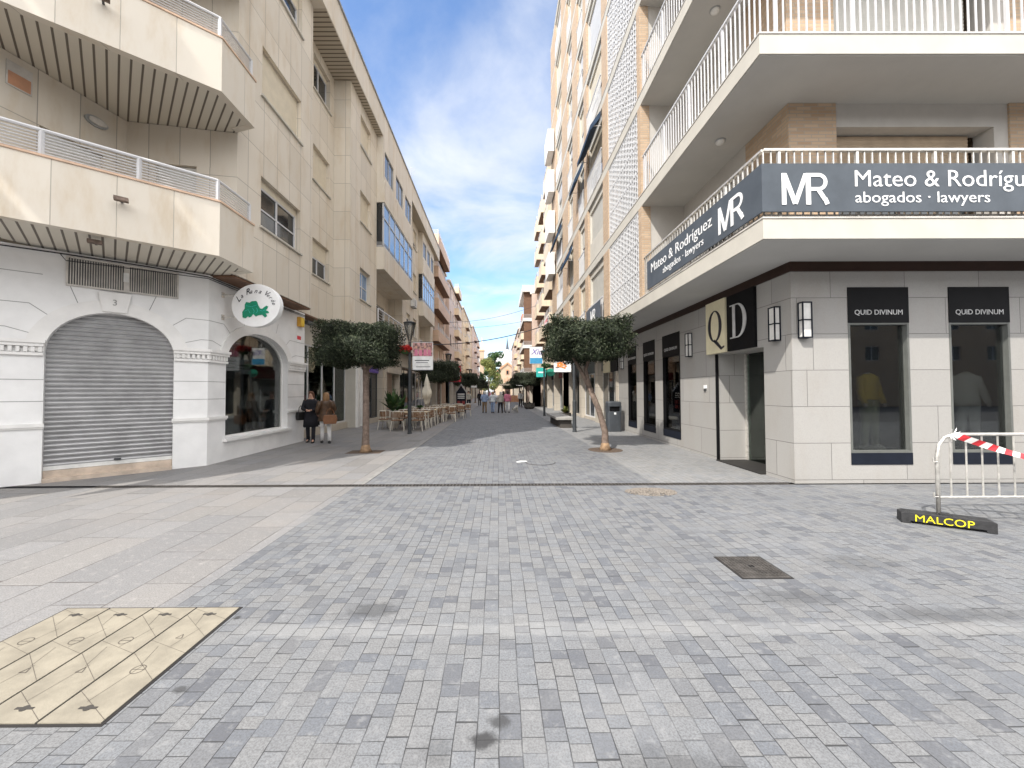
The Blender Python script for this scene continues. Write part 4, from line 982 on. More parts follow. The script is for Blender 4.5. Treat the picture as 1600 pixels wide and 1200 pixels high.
# awnings on the brick facade
def awning(y0, y1, z, lab, mat='navy_cloth', X=3.93, drop=.55, out=.38):
    t = thing('window_awning', lab, 'awning', (X, (y0+y1)/2, z), 0, 'blue awnings on the brick facade')
    m = MB().prism([(0, 0), (out, -drop), (out, -drop-.16), (out-.02, -drop-.16), (out*.5, -drop*.9), (0, -.25)], lambda a, b, c: (X-a-.06, c, z+b), y0, y1); build('canopy', m, mat, t)
    build('arms', MB().tube([(X-.02, y0+.05, z-drop), (X-.06-out, y0+.05, z-drop)], .012).tube([(X-.02, y1-.05, z-drop), (X-.06-out, y1-.05, z-drop)], .012), 'white_metal', t)
awning(14.1, 16.5, 12.1, 'navy blue awning on the nearest window bay high on the brick facade'); awning(17.1, 18.4, 12.0, 'narrow navy awning beyond the wide one on the brick facade', drop=.8)
awning(19.7, 21.1, 9.2, 'dark awning lower down on the brick facade', drop=.8); awning(22.9, 25.2, 11.8, 'farthest blue awning near the end of the brick block', drop=.9)
# white side wing at the far end of R1
for z in (9.5, 12.3, 15.1, 17.9): build('end_balcony', MB().bx(3.45, 3.87, 25.6, 27.4, z, z+1.5), 'white_trim', R1)
# ground floor beyond the boutique
for q in ((16.2, 16.5), (19.4, 20.0), (23.3, 23.9), (27.0, 27.4)): build('pilaster', MB().bx(5.06, 5.5, *q, 0, 3.66), 'beige_stone', R1)
FR2 = FR(5.3)
for a, b, fmn in ((16.5, 19.4, 'galvanised'), (20.0, 23.3, 'white_metal'), (23.9, 27.0, 'dark_metal')):
    shopfront(R1, FR2, a, b, 0, 2.6, 3, fm=fmn, glass='dark_glass', stall=.15); build('fascia_sign', MB().box(FR2, a, b, 2.62, 3.66, -.1, .06), 'sign_grey' if a > 18 else 'interior_mid', R1)
#==FAR RIGHT ROW==
rowhouse('apartment_building', 'tall sand coloured block with projecting hexagonal balconies behind the brick block', 'R', 4.7, 27.7, 41, 20.6, 3.6, 6, 'sand_panel', bays(28, 41, 5), [(28.6, 31.8, .85, 0, 6, 1.15), (34.2, 36.8, .75, 0, 6, 1.15), (38.4, 40.8, .75, 0, 6, 1.15)], 'sand_panel', kinds=KW[1:4]+[('dark_glass', 'dark_metal', 0, None)], deep=8)
rowhouse('apartment_building', 'lower white and red brown block with a roof slab, third on the right side', 'R', 3.7, 41.2, 49, 12.2, 3.4, 3, 'pink_panel', bays(41.5, 48.5, 3), [(41.5, 48.4, .95, 0, 3, .35)], 'white_trim', cor=True, deep=8, roofm='white_trim')
build('roof_slab', MB().bx(2.7, 6, 41.2, 49, 12.4, 13.1), 'white_trim', [o for o in col.objects if o.get('label', '').startswith('lower white')][0])
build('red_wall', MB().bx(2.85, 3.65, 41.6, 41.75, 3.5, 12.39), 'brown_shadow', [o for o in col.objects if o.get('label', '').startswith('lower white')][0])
rowhouse('apartment_building', 'pale block with an orange roof hut, fourth on the right side', 'R', 3.9, 49.3, 72, 11.8, 3.4, 3, 'sand_panel', bays(49.5, 71.5, 7), [(54, 58, .6, 0, 3, .9), (64, 68, .6, 0, 3, .9)], 'sand_panel')
rowhouse('apartment_building', 'farthest pinkish block on the right side before the church', 'R', 4.0, 72.3, 110, 13.5, 3.4, 4, 'pink_panel', bays(73, 109, 9), [(78, 82, .6, 0, 4, .9)], 'ochre_panel')
build('roof_hut', MB().bx(4.2, 7, 66, 70, 12.0, 15), 'roof_orange', [o for o in col.objects if o.get('label', '').startswith('pale block')][0])
#==BEHIND THE CAMERA==
bb = thing('apartment_building', 'plain sand coloured apartment block added unseen behind the viewer for glass reflections', 'building', (0, -30, 0))  # unseen block, added so the shop glass has something to reflect
bw = MB(); FB_ = frame(0, -24, 1, 0, 0, 1); hb = [(x, x+1.4, z, z+1.4) for x in range(-28, 90, 4) for z in (4.5, 7.5, 10.5)]
wall(bw, FB_, -30, 92, 0, 13, hb, .15); bw.bx(-30, 92, -34, -24.2, 0, 12.9)
build('wall', bw, 'tan_brick', bb)
for h in hb: window(bb, FB_, *h, -.14, sill=False)
#==CHURCH==
CH = thing('church', 'orange stone church with a pediment and grey dome closing the street', 'church', (2.2, 178, 0))
Y = 176; F = FF(Y)
def px(a): return (a-778)*Y/600
def hz(b): return 1.6+(612-b)*Y/600
m = MB().prism([(px(773), 0), (px(812), 0), (px(812), hz(584)), (px(793), hz(568)), (px(773), hz(584))], F, -14, 0)
build('wall', m, 'church_wall', CH)
m = MB()
for a, b in (((px(771), hz(584)), (px(793), hz(567))), ((px(793), hz(567)), (px(814), hz(584)))):
    L = math.hypot(b[0]-a[0], b[1]-a[1]); nx, ny = -(b[1]-a[1])/L*.35, (b[0]-a[0])/L*.35
    m.prism([(a[0]+nx, a[1]+ny), (b[0]+nx, b[1]+ny), (b[0]-nx, b[1]-ny), (a[0]-nx, a[1]-ny)], F, .01, .5)
build('pediment_trim', m, 'church_trim', CH)
m = MB().prism([(px(790.5), hz(585)), (px(795.5), hz(585)), (px(795.5), hz(579))]+[(px(793)+.73*math.cos(PI*k/8), hz(579)+.73*math.sin(PI*k/8)) for k in range(1, 8)]+[(px(790.5), hz(579))], F, .01, .25)
wo = build('window', m, 'church_trim', CH); build('pane', MB().box(F, px(791.3), px(794.7), hz(584.5), hz(579), .26, .3), 'dark_glass', wo)
build('window', MB().box(F, px(788), px(789.5), hz(597), hz(591), .01, .2).box(F, px(792), px(793.6), hz(597), hz(589), .01, .2).box(F, px(796), px(797.5), hz(597), hz(591), .01, .2), 'church_trim', CH)
build('door', MB().box(F, px(789), px(797), 0, 4.5, .01, .3), 'dark_brown', CH)
m = MB().lathe([(7.2, 14.0), (7.2, 16.5), (6.6, 17.2), (5.4, 18.8), (3.6, 20.0), (1.6, 20.8), (1.4, 21.8), (1.0, 22.2), (0.15, 22.4)], (px(793), Y+12, 0), 20); dm = build('dome', m, 'dome_grey', CH, smooth=False)
build('spire', MB().lathe([(.8, 22.2), (.5, 24), (.1, 27.5), (.02, 28.5)], (px(794), Y+12, 0), 8), 'sign_grey', dm)
bt = thing('bell_tower', 'slender orange bell tower beyond the left row of facades', 'tower', (-5.5, 150, 0))
build('shaft', MB().bx(-7.2, -5.4, 150, 152, 0, 17.5), 'church_wall', bt); build('cornice', MB().bx(-7.4, -5.2, 149.8, 152.2, 17.5, 17.9), 'church_trim', bt)
build('roof', MB().rings([[(-6.3+a*r, 151+b*r, z) for a, b in ((-1, -1), (1, -1), (1, 1), (-1, 1))] for r, z in ((.9, 17.9), (.8, 19.2), (.4, 20), (.04, 23))]), 'ochre_panel', bt)
#==TREES==
def canopy(rx, ry, z0, z1, n_, seed, lump=.13, leaf=.062):
    rnd = random.Random(seed); mb = MB(); cz, hz_ = (z0+z1)/2, (z1-z0)/2
    ph = [rnd.uniform(0, 6.28) for _ in range(8)]
    def surf(d):   # superellipsoid radius + lumps
        p = 7.; k = (abs(d.x/rx)**p+abs(d.y/ry)**p+abs(d.z/hz_)**p)**(-1/p)
        l = 1+lump*(.5*math.sin(5*d.x+ph[0]+3*d.z)+.5*math.sin(6*d.y+ph[1]-4*d.x)+.5*math.sin(9*d.z+ph[2]+7*d.y)+.35*math.sin(14*d.x+ph[3])+.35*math.sin(15*d.y+11*d.z+ph[4]))
        return k*l
    # dark core shell, in place of shade among the leaves
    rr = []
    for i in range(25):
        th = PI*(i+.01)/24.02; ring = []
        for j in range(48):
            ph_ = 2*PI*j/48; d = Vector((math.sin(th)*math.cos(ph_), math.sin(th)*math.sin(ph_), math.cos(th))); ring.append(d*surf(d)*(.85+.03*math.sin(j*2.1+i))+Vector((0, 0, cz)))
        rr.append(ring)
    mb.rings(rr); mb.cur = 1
    for i in range(n_):
        # sample a point on the box-ish surface evenly
        f = rnd.random(); A = (4*rx*ry, 4*rx*ry*.8, 4*rx*hz_, 4*rx*hz_, 4*ry*hz_, 4*ry*hz_); f *= sum(A); q = 0
        while f > A[q]: f -= A[q]; q += 1
        a, b = rnd.uniform(-1, 1), rnd.uniform(-1, 1)
        P = [(a*rx, b*ry, hz_), (a*rx, b*ry, -hz_), (a*rx, ry, b*hz_), (a*rx, -ry, b*hz_), (rx, a*ry, b*hz_), (-rx, a*ry, b*hz_)][q]
        d = Vector(P).normalized(); r = surf(d)*rnd.uniform(.86, 1.045); c = d*r+Vector((0, 0, cz))
        if rnd.random() < .03: c += d*rnd.uniform(.02, .09)
        nrm = (d+Vector((rnd.gauss(0, .7), rnd.gauss(0, .7), rnd.gauss(0, .7)+.3))).normalized()
        t = nrm.cross(Vector((rnd.gauss(0, 1), rnd.gauss(0, 1), rnd.gauss(0, 1)))).normalized(); s = nrm.cross(t); L = leaf*rnd.uniform(.7, 1.3); W = L*.34
        mb.poly([c-t*L*.5, c+s*W*.5-t*.1*L+nrm*.004, c+t*L*.6, c-s*W*.5-t*.1*L+nrm*.004])
    return mb
def city_tree(x, y, lab, n_, seed, lean=0., rx=1.18, ry=1.15, z0=2.42, z1=3.55, fork=False, leaf=.062, detail=True, surround='soil'):
    t = thing('topiary_tree', lab, 'tree', (x, y, 0), 0, 'clipped box headed street trees')
    m = MB(); r0 = .095
    pts = [(0, 0, -.02), (-.01, 0, .12), (.0, 0, .5), (lean*.3, .01, 1.1), (lean*.75, 0, 1.7), (lean, 0, z0-.15), (lean*1.05, 0, z0+.2)]
    if fork:
        m.tube(pts[:5], [r0*1.35, r0*1.05, r0*.9, r0*.8, r0*.75], 10)
        m.tube([pts[4], (lean-.12, 0, 2.2), (lean-.42, .05, 2.75)], [.07, .05, .03], 8).tube([pts[4], (lean+.03, 0, 2.2), (lean+.22, 0, 2.75)], [.07, .05, .03], 8)
    else:
        m.tube(pts, [r0*1.5, r0*1.1, r0*.92, r0*.88, r0*.82, r0*.9, r0*.9], 10)
        m.tube([pts[5], (lean-.25, 0, z0+.15)], [.05, .03]).tube([pts[5], (lean+.3, .1, z0+.15)], [.05, .03]).tube([pts[5], (lean, -.3, z0+.15)], [.05, .03])
    tr = build('trunk', m, 'bark', t, local=True, smooth=True)
    build('trunk_foot', MB().tube([(0, 0, 0), (-.005, 0, .10), (0, 0, .2)], [.17, .125, .1], 10), 'bark_ochre', tr, local=True, smooth=True)
    ca = canopy(rx, ry, z0, z1, n_, seed, leaf=leaf); ca.v = [(a+lean*(1 if lean < -.1 else .85)+(-.17 if lean == -.001 else 0), b, c) for a, b, c in ca.v]
    build('crown', ca, ['crown_core_shade', 'leaves_dark'], t, local=True, normals=False)
    return t
tl = city_tree(-3.55, 10.35, 'large box clipped street tree with straight trunk, nearest on the left pavement', 19000, 3, -.001, .95, .93, 2.34, 3.36, leaf=.068)
tr_ = city_tree(2.92, 10.5, 'shaggy box clipped street tree with leaning forked trunk, nearest on the right', 17000, 9, -.55, 1.0, .95, 2.48, 3.46, fork=True, leaf=.074)
t2 = city_tree(-3.75, 24.4, 'second box clipped street tree on the left, beside the cafe tables', 6000, 5, 0, 1.3, 1.2, 2.25, 3.5, leaf=.1)
for k, (x, y) in enumerate(((-3.4, 40), (-3.3, 56), (-3.1, 72), (2.9, 39), (3.0, 53), (2.8, 70), (2.6, 90))):
    nm = ['third on the left behind the red banner', 'fourth on the left', 'fifth on the left, farthest of its row', 'second on the right side beside the planter', 'third on the right side', 'fourth on the right side', 'farthest on the right side near the church'][k]
    dup(t2, (x, y, 0), k*.9, 'small distant box clipped street tree, '+nm)
for x, y, lab in ((-3.55, 10.35, 'left'), (2.92, 10.5, 'right')):
    struct('tree_pit', MB().bx(x-.45, x+.45, y-.28, y+.28, -.01, .004) if lab == 'left' else MB().lathe([(.46, 0), (.46, .005)], (x, y, 0), 24), 'soil')
def bigtree(x, y, lab, R_, z0, z1, mat, n_, seed, leaf, cat='tree'):
    t = thing('tree', lab, cat, (x, y, 0)); rnd = random.Random(seed)
    build('trunk', MB().tube([(0, 0, 0), (.1, 0, z0), (.3, 0, (z0+z1)/2)], [.3, .25, .1], 8), 'bark', t, local=True, smooth=True)
    mb = MB(); cl = [(rnd.gauss(0, .45)*R_, rnd.gauss(0, .45)*R_, rnd.uniform(z0, z1-1), rnd.uniform(.25, .5)*R_) for _ in range(16)]
    for i in range(n_):
        c = rnd.choice(cl); d = Vector((rnd.gauss(0, 1), rnd.gauss(0, 1), rnd.gauss(0, 1))).normalized(); p = Vector(c[:3])+d*c[3]*rnd.uniform(.75, 1.05)
        nrm = (d+Vector((rnd.gauss(0, .6), rnd.gauss(0, .6), rnd.gauss(0, .6)))).normalized(); a = nrm.orthogonal().normalized(); b = nrm.cross(a); L = leaf*rnd.uniform(.6, 1.4)
        mb.poly([p-a*L, p+b*L*.5, p+a*L, p-b*L*.5])
    build('crown', mb, mat, t, local=True, normals=False); return t
bigtree(-3.2, 128, 'broad yellow green tree at the end of the street in front of the church', 3.6, 3, 12.5, 'leaves_yellow', 4500, 21, .28)
bigtree(-1.4, 142, 'dark green tree just behind the yellow green one', 3.4, 5, 16.5, 'leaves_green', 4000, 22, .3)
bigtree(-6.0, 120, 'small dark tree at the foot of the left facades', 2.4, 2, 9, 'leaves_green', 2500, 23, .25)
pt = thing('palm_tree', 'palm tree with drooping fronds right of the church dome', 'palm tree', (8.8, 170, 0))
build('trunk', MB().tube([(0, 0, 0), (0, 0, 17)], [.35, .25], 8), 'bark', pt, local=True)
pm = MB()
for k in range(22):
    a = 2*PI*k/22*1.62; e = random.uniform(-.3, 1.1); prev = None
    for i in range(7):
        s = i/6*3.2; p = Vector((math.cos(a)*s*math.cos(e), math.sin(a)*s*math.cos(e), 17+math.sin(e)*s-.16*s*s))
        if prev is not None:
            sd = Vector((-math.sin(a), math.cos(a), 0))*(.35*(1-i/8)); pm.poly([prev-sd+Vector((0, 0, -.15)), prev, p, p-sd*.8+Vector((0, 0, -.15))]); pm.poly([prev+sd+Vector((0, 0, -.15)), prev, p, p+sd*.8+Vector((0, 0, -.15))])
        prev = p
build('crown', pm, 'palm_green', pt, local=True, normals=False)
#==STREET FURNITURE==
def streetlamp(x, y, lab, h=4.3):
    t = thing('street_lamp', lab, 'street lamp', (x, y, 0), 0, 'dark posts with glass cone lanterns')
    build('pole', MB().lathe([(.09, 0), (.09, .05), (.075, .06), (.075, 1.2), (.06, 1.25), (.055, h-.75)], (0, 0, 0), 12), 'dark_metal', t, local=True, smooth=False)
    hd = build('lantern', MB().lathe([(.24, h-.05), (.25, h-.02), (.2, h), (.05, h+.04)], (0, 0, 0), 12), 'dark_metal', t, local=True)
    build('glass_cone', MB().lathe([(.05, h-.72), (.08, h-.66), (.23, h-.08)], (0, 0, 0), 12), 'lamp_glass', hd, local=True)
    c = MB()
    for k in range(4): a = PI/4+PI/2*k; c.tube([(.05*math.cos(a), .05*math.sin(a), h-.74), (.24*math.cos(a), .24*math.sin(a), h-.05)], .012, 4)
    build('cage', c, 'dark_metal', hd, local=True); return t
glassm('lamp_glass', (.75, .75, .72), .12, .1)
lamps = [(-3.4, 14.8, 'dark lamp post with flower basket and photo banner by the cafe tables'), (-3.5, 27.2, 'dark lamp post carrying the red banner'), (-3.3, 46, 'dark lamp post far on the left carrying a small white banner'),
         (3.02, 15.2, 'dark lamp post between the right tree and the stone bench'), (3.05, 25.3, 'dark lamp post with the blue and white banner on the right'), (3.0, 45, 'dark lamp post with a white globe shaped banner far on the right')]
for l in lamps: streetlamp(*l)
def banner(name, lab, x0, x1, y, z0, z1, mats, deco=None, pole=0):
    t = thing(name, lab, 'banner', ((x0+x1)/2, y, z0), 0)
    build('cloth', MB().bx(x0, x1, y-.012, y, z0, z1), mats, t)
    build('rod', MB().tube([(pole, y-.006, z1+.01), ((x1 if x1 > pole else x0), y-.006, z1+.01)], .015).tube([(pole, y-.006, z0-.01), ((x1 if x1 > pole else x0), y-.006, z0-.01)], .015), 'dark_metal', t)
    if deco: deco(t)
    return t
def d1(t):
    F = FF(14.788); build('photo', MB().box(F, -3.28, -2.52, 2.98, 3.50, .001, .005), 'photo_mix', t)
    m = MB()
    for cx, mz in ((-3.15, 3.2), (-2.98, 3.15), (-2.8, 3.22), (-2.64, 3.16)): m.prism(ell(cx, mz+.12, .045, .055, 12), F, .006, .009)
    build('faces', m, 'skin', t)
    q = MB()
    for cx, mz in ((-3.15, 3.0), (-2.98, 3.0), (-2.8, 3.0), (-2.64, 3.0)): q.prism([(cx-.07, mz), (cx+.07, mz), (cx+.05, mz+.24), (cx-.05, mz+.24)], F, .006, .008)
    build('jackets', q, 'cloth_pink', t)
    q = MB().box(F, -3.2, -2.65, 2.80, 2.83, .001, .004).box(F, -3.15, -2.7, 2.72, 2.74, .001, .004).box(F, -3.15, -2.6, 2.56, 2.58, .001, .004); build('text_lines', q, 'ink', t)
banner('street_banner', 'white lamp post banner with a photo of people, left of the street', -3.29, -2.5, 14.8, 2.45, 3.52, 'white_paper', d1, -3.4)
def d2(t):
    F = FF(27.188); build('circle', MB().prism(ell(-2.98, 2.84, .32, .32, 28), F, .001, .008), 'white_paper', t)
    build('emblem', MB().prism(ell(-3.08, 2.9, .09, .06, 10), F, .009, .012).prism(ell(-2.92, 2.76, .1, .08, 10), F, .009, .012).prism(ell(-2.9, 2.93, .09, .03, 10), F, .009, .012), 'maroon', t)
    build('text_line', MB().box(F, -3.3, -2.68, 3.28, 3.32, .001, .004), 'white_paper', t)
banner('street_banner', 'red lamp post banner with a white circle', -3.38, -2.6, 27.2, 2.3, 3.45, 'banner_red', d2, -3.5)
banner('street_banner', 'small orange and white banner far down the left side', -3.2, -2.5, 46, 2.1, 3.1, 'white_paper', lambda t: build('orange_top', MB().box(FF(45.988), -3.18, -2.52, 2.75, 3.08, .001, .006), 'roof_orange', t), -3.3)
def d3(t):
    F = FF(15.188); q = MB()
    for cx, cz, r in ((2.45, 2.66, .11), (2.62, 2.6, .09), (2.52, 2.78, .08)):
        for k in range(5): a = 2*PI*k/5; q.prism(ell(cx+.07*math.cos(a), cz+.07*math.sin(a), r*.55, r*.4, 8), F, .002+k*.0006, .006+k*.0006)
    build('flowers', q, 'banner_orange', t); build('leaf_marks', MB().prism(ell(2.36, 2.55, .08, .03, 8), F, .001, .003).prism(ell(2.66, 2.73, .08, .03, 8), F, .001, .003), 'bark', t)
banner('street_banner', 'white banner with orange flowers under the right tree crown', 2.22, 2.90, 15.2, 2.37, 3.0, 'white_paper', d3, 3.02)
def d4(t):
    F = FF(25.288); build('blue_field', MB().box(F, 2.12, 2.94, 3.45, 3.82, .001, .005), 'banner_blue', t)
    build('lettering', MB().text('Xiu', F, 2.2, 4.05, .5, .001, .004, shear=.3, bold=.005), 'purple', t)
banner('street_banner', 'white banner with purple script and blue foot on the right', 2.1, 2.96, 25.3, 3.43, 4.55, 'white_paper', d4, 3.05)
banner('street_banner', 'small white banner far down the right side', 2.1, 2.9, 45, 2.3, 3.0, 'white_paper', None, 3.0)
def basket(x, y, z, lab, mat, r=.22):
    t = thing('flower_basket', lab, 'flower basket', (x, y, z)); rnd = random.Random(int(y*3)); m = MB()
    for i in range(420):
        d = Vector((rnd.gauss(0, 1), rnd.gauss(0, 1), rnd.gauss(0, .6))).normalized()*r*rnd.uniform(.6, 1.1); q = Vector((rnd.gauss(0, 1), rnd.gauss(0, 1), rnd.gauss(0, 1))).normalized(); a = q.orthogonal().normalized(); b = q.cross(a); L = .035
        d.z = d.z*.6+.06; m.poly([d-a*L, d+b*L, d+a*L, d-b*L])
    build('blooms', m, mat, t, local=True, normals=False); build('bowl', MB().lathe([(.03, -.16), (.12, -.13), (.18, -.02), (.18, 0)], (0, 0, 0), 12), 'leaves_green', t, local=True)
basket(-3.55, 14.65, 3.2, 'red flower basket on the nearest left lamp post', 'red_flowers', .25); basket(3.15, 25.1, 3.25, 'green trailing flower basket on the right lamp post', 'leaves_green', .3)
def shopsign(x0, x1, y, z0, z1, mat, lab, shape='box', mark=None, mm='sign_white'):
    t = thing('projecting_sign', lab, 'sign', ((x0+x1)/2, y, z0)); F = FF(y)
    build('panel', MB().box(F, x0, x1, z0, z1, -.08, 0) if shape == 'box' else MB().prism(ell((x0+x1)/2, (z0+z1)/2, (x1-x0)/2, (z1-z0)/2, 24), F, -.08, 0), mat, t)
    build('arm', MB().tube([(x1, y+.04, (z0+z1)/2), (x1+.6, y+.04, (z0+z1)/2)], .02), 'dark_metal', t)
    if mark: build('mark', MB().box(F, x0+(x1-x0)*.2, x1-(x1-x0)*.2, (z0+z1)/2-.06, (z0+z1)/2+.06, .001, .006), mm, t)
shopsign(3.3, 4.1, 33, 2.85, 3.65, 'teal', 'square teal projecting sign on the right side', mark=1)
shopsign(3.35, 3.95, 26.5, 2.65, 3.2, 'green_sign', 'round green projecting sign behind the basket', 'round')
shopsign(2.9, 3.6, 40.5, 2.9, 3.6, 'lime', 'pale lime projecting sign far down the right side', mark=1, mm='green_sign')
t = thing('to_let_banner', 'white banner with red lettering on a sand coloured balcony', 'banner', (3.8, 30, 7.3)); build('cloth', MB().bx(3.835, 3.845, 28.8, 31.6, 7.35-.5, 7.95-.5), 'white_paper', t); build('lettering', MB().text('SE VENDE', frame(3.835, 40, 0, -1, -1, 0), 40-31.4, 7.0, .5, .001, .004, sx=1.0), 'banner_red', t)
# bench, bin, planters
t = thing('stone_bench', 'grey slab bench on a dark block base beside the right lamp post', 'bench', (2.95, 18.2, 0))
build('seat', MB().bx(2.55, 3.30, 16.7, 20.2, .36, .47), 'bench_grey', t, bevel=.01); build('base', MB().bx(2.72, 3.22, 16.85, 20.0, 0, .36), 'bench_dark', t)
t = thing('waste_bin', 'dark grey rounded waste bin against the granite wall', 'waste bin', (4.62, 15.4, 0)); 
def rbox(mb, cx, cy, rx, ry, zs, p=5, n_=28):
    rr = []
    for z, k in zs:
        ring = []
        for j in range(n_):
            a = 2*PI*j/n_; c, s = math.cos(a), math.sin(a); q = (abs(c)**p+abs(s)**p)**(-1/p); ring.append((cx+rx*k*q*c, cy+ry*k*q*s, z))
        rr.append(ring)
    return mb.rings(rr)
build('body', rbox(MB(), 0, 0, .28, .24, ((0, .96), (.03, 1), (.78, 1), (.8, .97))), 'bin_dark', t, local=True); build('hood', rbox(MB(), 0, 0, .28, .24, ((1.0, 1.0), (1.14, 1.0), (1.19, .9), (1.2, .5))), 'bin_dark', t, local=True)
build('posts', MB().bx(-.27, -.2, -.2, .2, .78, 1.02).bx(.2, .27, -.2, .2, .78, 1.02), 'bin_dark', t, local=True); build('opening', MB().bx(-.2, .2, -.18, .18, .79, 1.01), 'black_paint', t, local=True); build('badge', MB().bx(-.04, .04, -.25, -.242, .68, .76), 'sign_white', t, local=True)
def plantpot(x, y, lab, potm, r, h, ph, nleaf, mat='leaves_green', spread=.5, big=.35):
    t = thing('potted_plant', lab, 'potted plant', (x, y, 0)); rnd = random.Random(int(x*10+y*7)); m = MB()
    build('pot', MB().lathe([(r*.7, 0), (r, h*.3), (r*.95, h*.9), (r*1.02, h), (r*.9, h), (r*.85, h-.06), (.01, h-.06)], (0, 0, 0), 16), potm, t, local=True, smooth=False)
    for i in range(nleaf):
        a = rnd.uniform(0, 6.28); e = rnd.uniform(.5, 1.45); L = ph*rnd.uniform(.5, 1); prev = Vector((0, 0, h)); n2 = 5
        for k in range(1, n2+1):
            s = L*k/n2; p = Vector((math.cos(a)*math.cos(e)*s*spread*1.6, math.sin(a)*math.cos(e)*s*spread*1.6, h+math.sin(e)*s-.18*s*s/ph)); wd_ = big*.25*math.sin(PI*(k-.3)/n2)+.004
            sd = Vector((-math.sin(a), math.cos(a), .2))*wd_; m.poly([prev-sd, p-sd*.8, p+sd*.8, prev+sd]); prev = p
    build('foliage', m, mat, t, local=True, normals=False)
plantpot(-4.75, 17.4, 'big leafy plant in a pale pot at the cafe entrance', 'terracotta_pot', .3, .75, 1.3, 40); plantpot(-4.9, 19.3, 'darker leafy plant behind the pale pot at the cafe entrance', 'bench_dark', .28, .5, 1.5, 34)
plantpot(3.75, 21.5, 'bright green low plant behind the stone bench', 'bench_dark', .35, .4, .5, 40, 'leaves_yellow'); plantpot(2.9, 35.5, 'dark square planter at the foot of the second right tree', 'bench_dark', .5, .55, .2, 20)
# cafe
def chair(label):
    t = thing('cafe_chair', label, 'chair', (0, 0, 0), 0, 'woven cafe chairs round the terrace tables'); m = MB()
    build('seat', MB().bx(-.24, .24, -.22, .24, .42, .46), 'rope_brown', t, local=True, bevel=.01)
    for sx, sy in ((-1, -1), (1, -1), (-1, 1), (1, 1)): build('leg', MB().tube([(sx*.22, sy*.21, .44), (sx*.27, sy*.26, 0)], [.022, .014], 6), 'chair_white', t, local=True)
    m = MB(); rr = []
    for z in (.62, .66, .70, .76, .80): pass
    inn = [(.27*math.sin(a), .02+.26*math.cos(a)*.95) for a in [R(-115)+R(230)*k/12 for k in range(13)]]
    for (a, b) in zip(inn, inn[1:]):
        for k in range(6): z = .56+k*.04+(.02 if 0 else 0); m.poly([(a[0], a[1], z), (b[0], b[1], z), (b[0], b[1], z+.028), (a[0], a[1], z+.028)])
    build('backrest', m, 'rope_brown', t, local=True, normals=False)
    m = MB().tube([(a, b, .80) for a, b in inn], .018, 6)
    for q in (0, 4, 8, 12): m.tube([(inn[q][0], inn[q][1], .80), (inn[q][0]*.85, inn[q][1]*.85, .44)], .014, 5)
    build('frame', m, 'chair_white', t, local=True); return t
def table(x, y, lab, lx=.75, ly=.4):
    t = thing('cafe_table', lab, 'table', (x, y, 0), 0, 'pale wooden terrace tables')
    build('tabletop', MB().bx(-lx, lx, -ly, ly, .72, .76), 'wood_pale', t, local=True, bevel=.008)
    for sx in (-1, 1):
        for sy in (-1, 1): build('leg', MB().tube([(sx*(lx-.08), sy*(ly-.08), .72), (sx*(lx-.04), sy*(ly-.04), 0)], [.028, .018], 6), 'chair_white', t, local=True)
TB = [(-3.75, 16.6, 'nearest'), (-3.7, 18.7, 'second'), (-3.6, 20.8, 'third'), (-3.3, 23.0, 'fourth'), (-3.1, 25.4, 'farthest')]
c0 = None
for k, (x, y, nm) in enumerate(TB):
    table(x, y, '%s pale wooden cafe table on the left pavement' % nm)
    for (dx, dy, rz, side) in ((-.42, -.62, PI, 'near left'), (.42, -.62, PI, 'near right'), (-.42, .62, 0, 'far left'), (.42, .62, 0, 'far right'), (-1.08, 0, PI/2, 'left end'), (1.05, 0, -PI/2, 'right end')):
        lab = 'woven brown pale legged chair, %s side of the %s cafe table' % (side, nm)
        if side == 'left end' and k not in (0, 2): continue
        if side == 'right end' and k not in (2, 3, 4): continue
        if c0 is None: c0 = chair(lab); o = c0
        else: o = dup(c0, label=lab)
        o.location = (x+dx, y+dy, 0); o.rotation_euler = (0, 0, rz+random.uniform(-.25, .25))
t = thing('table_plant', 'small green plant on the second cafe table', 'plant', (-3.8, 18.7, .76)); m = MB()
for i in range(60):
    a = random.uniform(0, 6.28); e = random.uniform(.2, 1.3); p = Vector((math.cos(a)*math.cos(e)*.2, math.sin(a)*math.cos(e)*.2, .06+math.sin(e)*.14)); m.poly([(0, 0, .06), p+Vector((.02, 0, 0)), p*1.1, p-Vector((.02, 0, 0))])
build('foliage', m, 'leaves_green', t, local=True, normals=False); build('pot', MB().lathe([(.05, 0), (.07, .08)], (0, 0, 0), 10), 'bench_dark', t, local=True)
def parasol(x, y, lab, h=2.3):
    t = thing('closed_parasol', lab, 'parasol', (x, y, 0), 0, 'closed cream parasols'); n_ = 20; rr = []
    for z, r in ((h-1.75, .07), (h-1.5, .14), (h-1.3, .15), (h-1.28, .20), (h-1.0, .24), (h-.85, .22), (h-.6, .13), (h-.52, .15), (h-.2, .07), (h, .02)):
        rr.append([((r*(1+.22*math.cos(5*a)))*math.cos(a), (r*(1+.22*math.cos(5*a)))*math.sin(a), z) for a in [2*PI*k/n_ for k in range(n_)]])
    build('canopy', MB().rings(rr), 'canvas', t, local=True, smooth=True); build('pole', MB().tube([(0, 0, 0), (0, 0, h+.06)], .025, 8), 'chair_white', t, local=True); build('base', MB().lathe([(.25, 0), (.25, .06), (.04, .08)], (0, 0, 0), 16), 'bench_dark', t, local=True)
parasol(-4.0, 21.6, 'tall closed cream parasol standing among the cafe tables', 2.55)
t = thing('menu_board', 'dark house shaped menu kiosk board on the left beyond the tables', 'menu board', (-2.62, 27.6, 0))
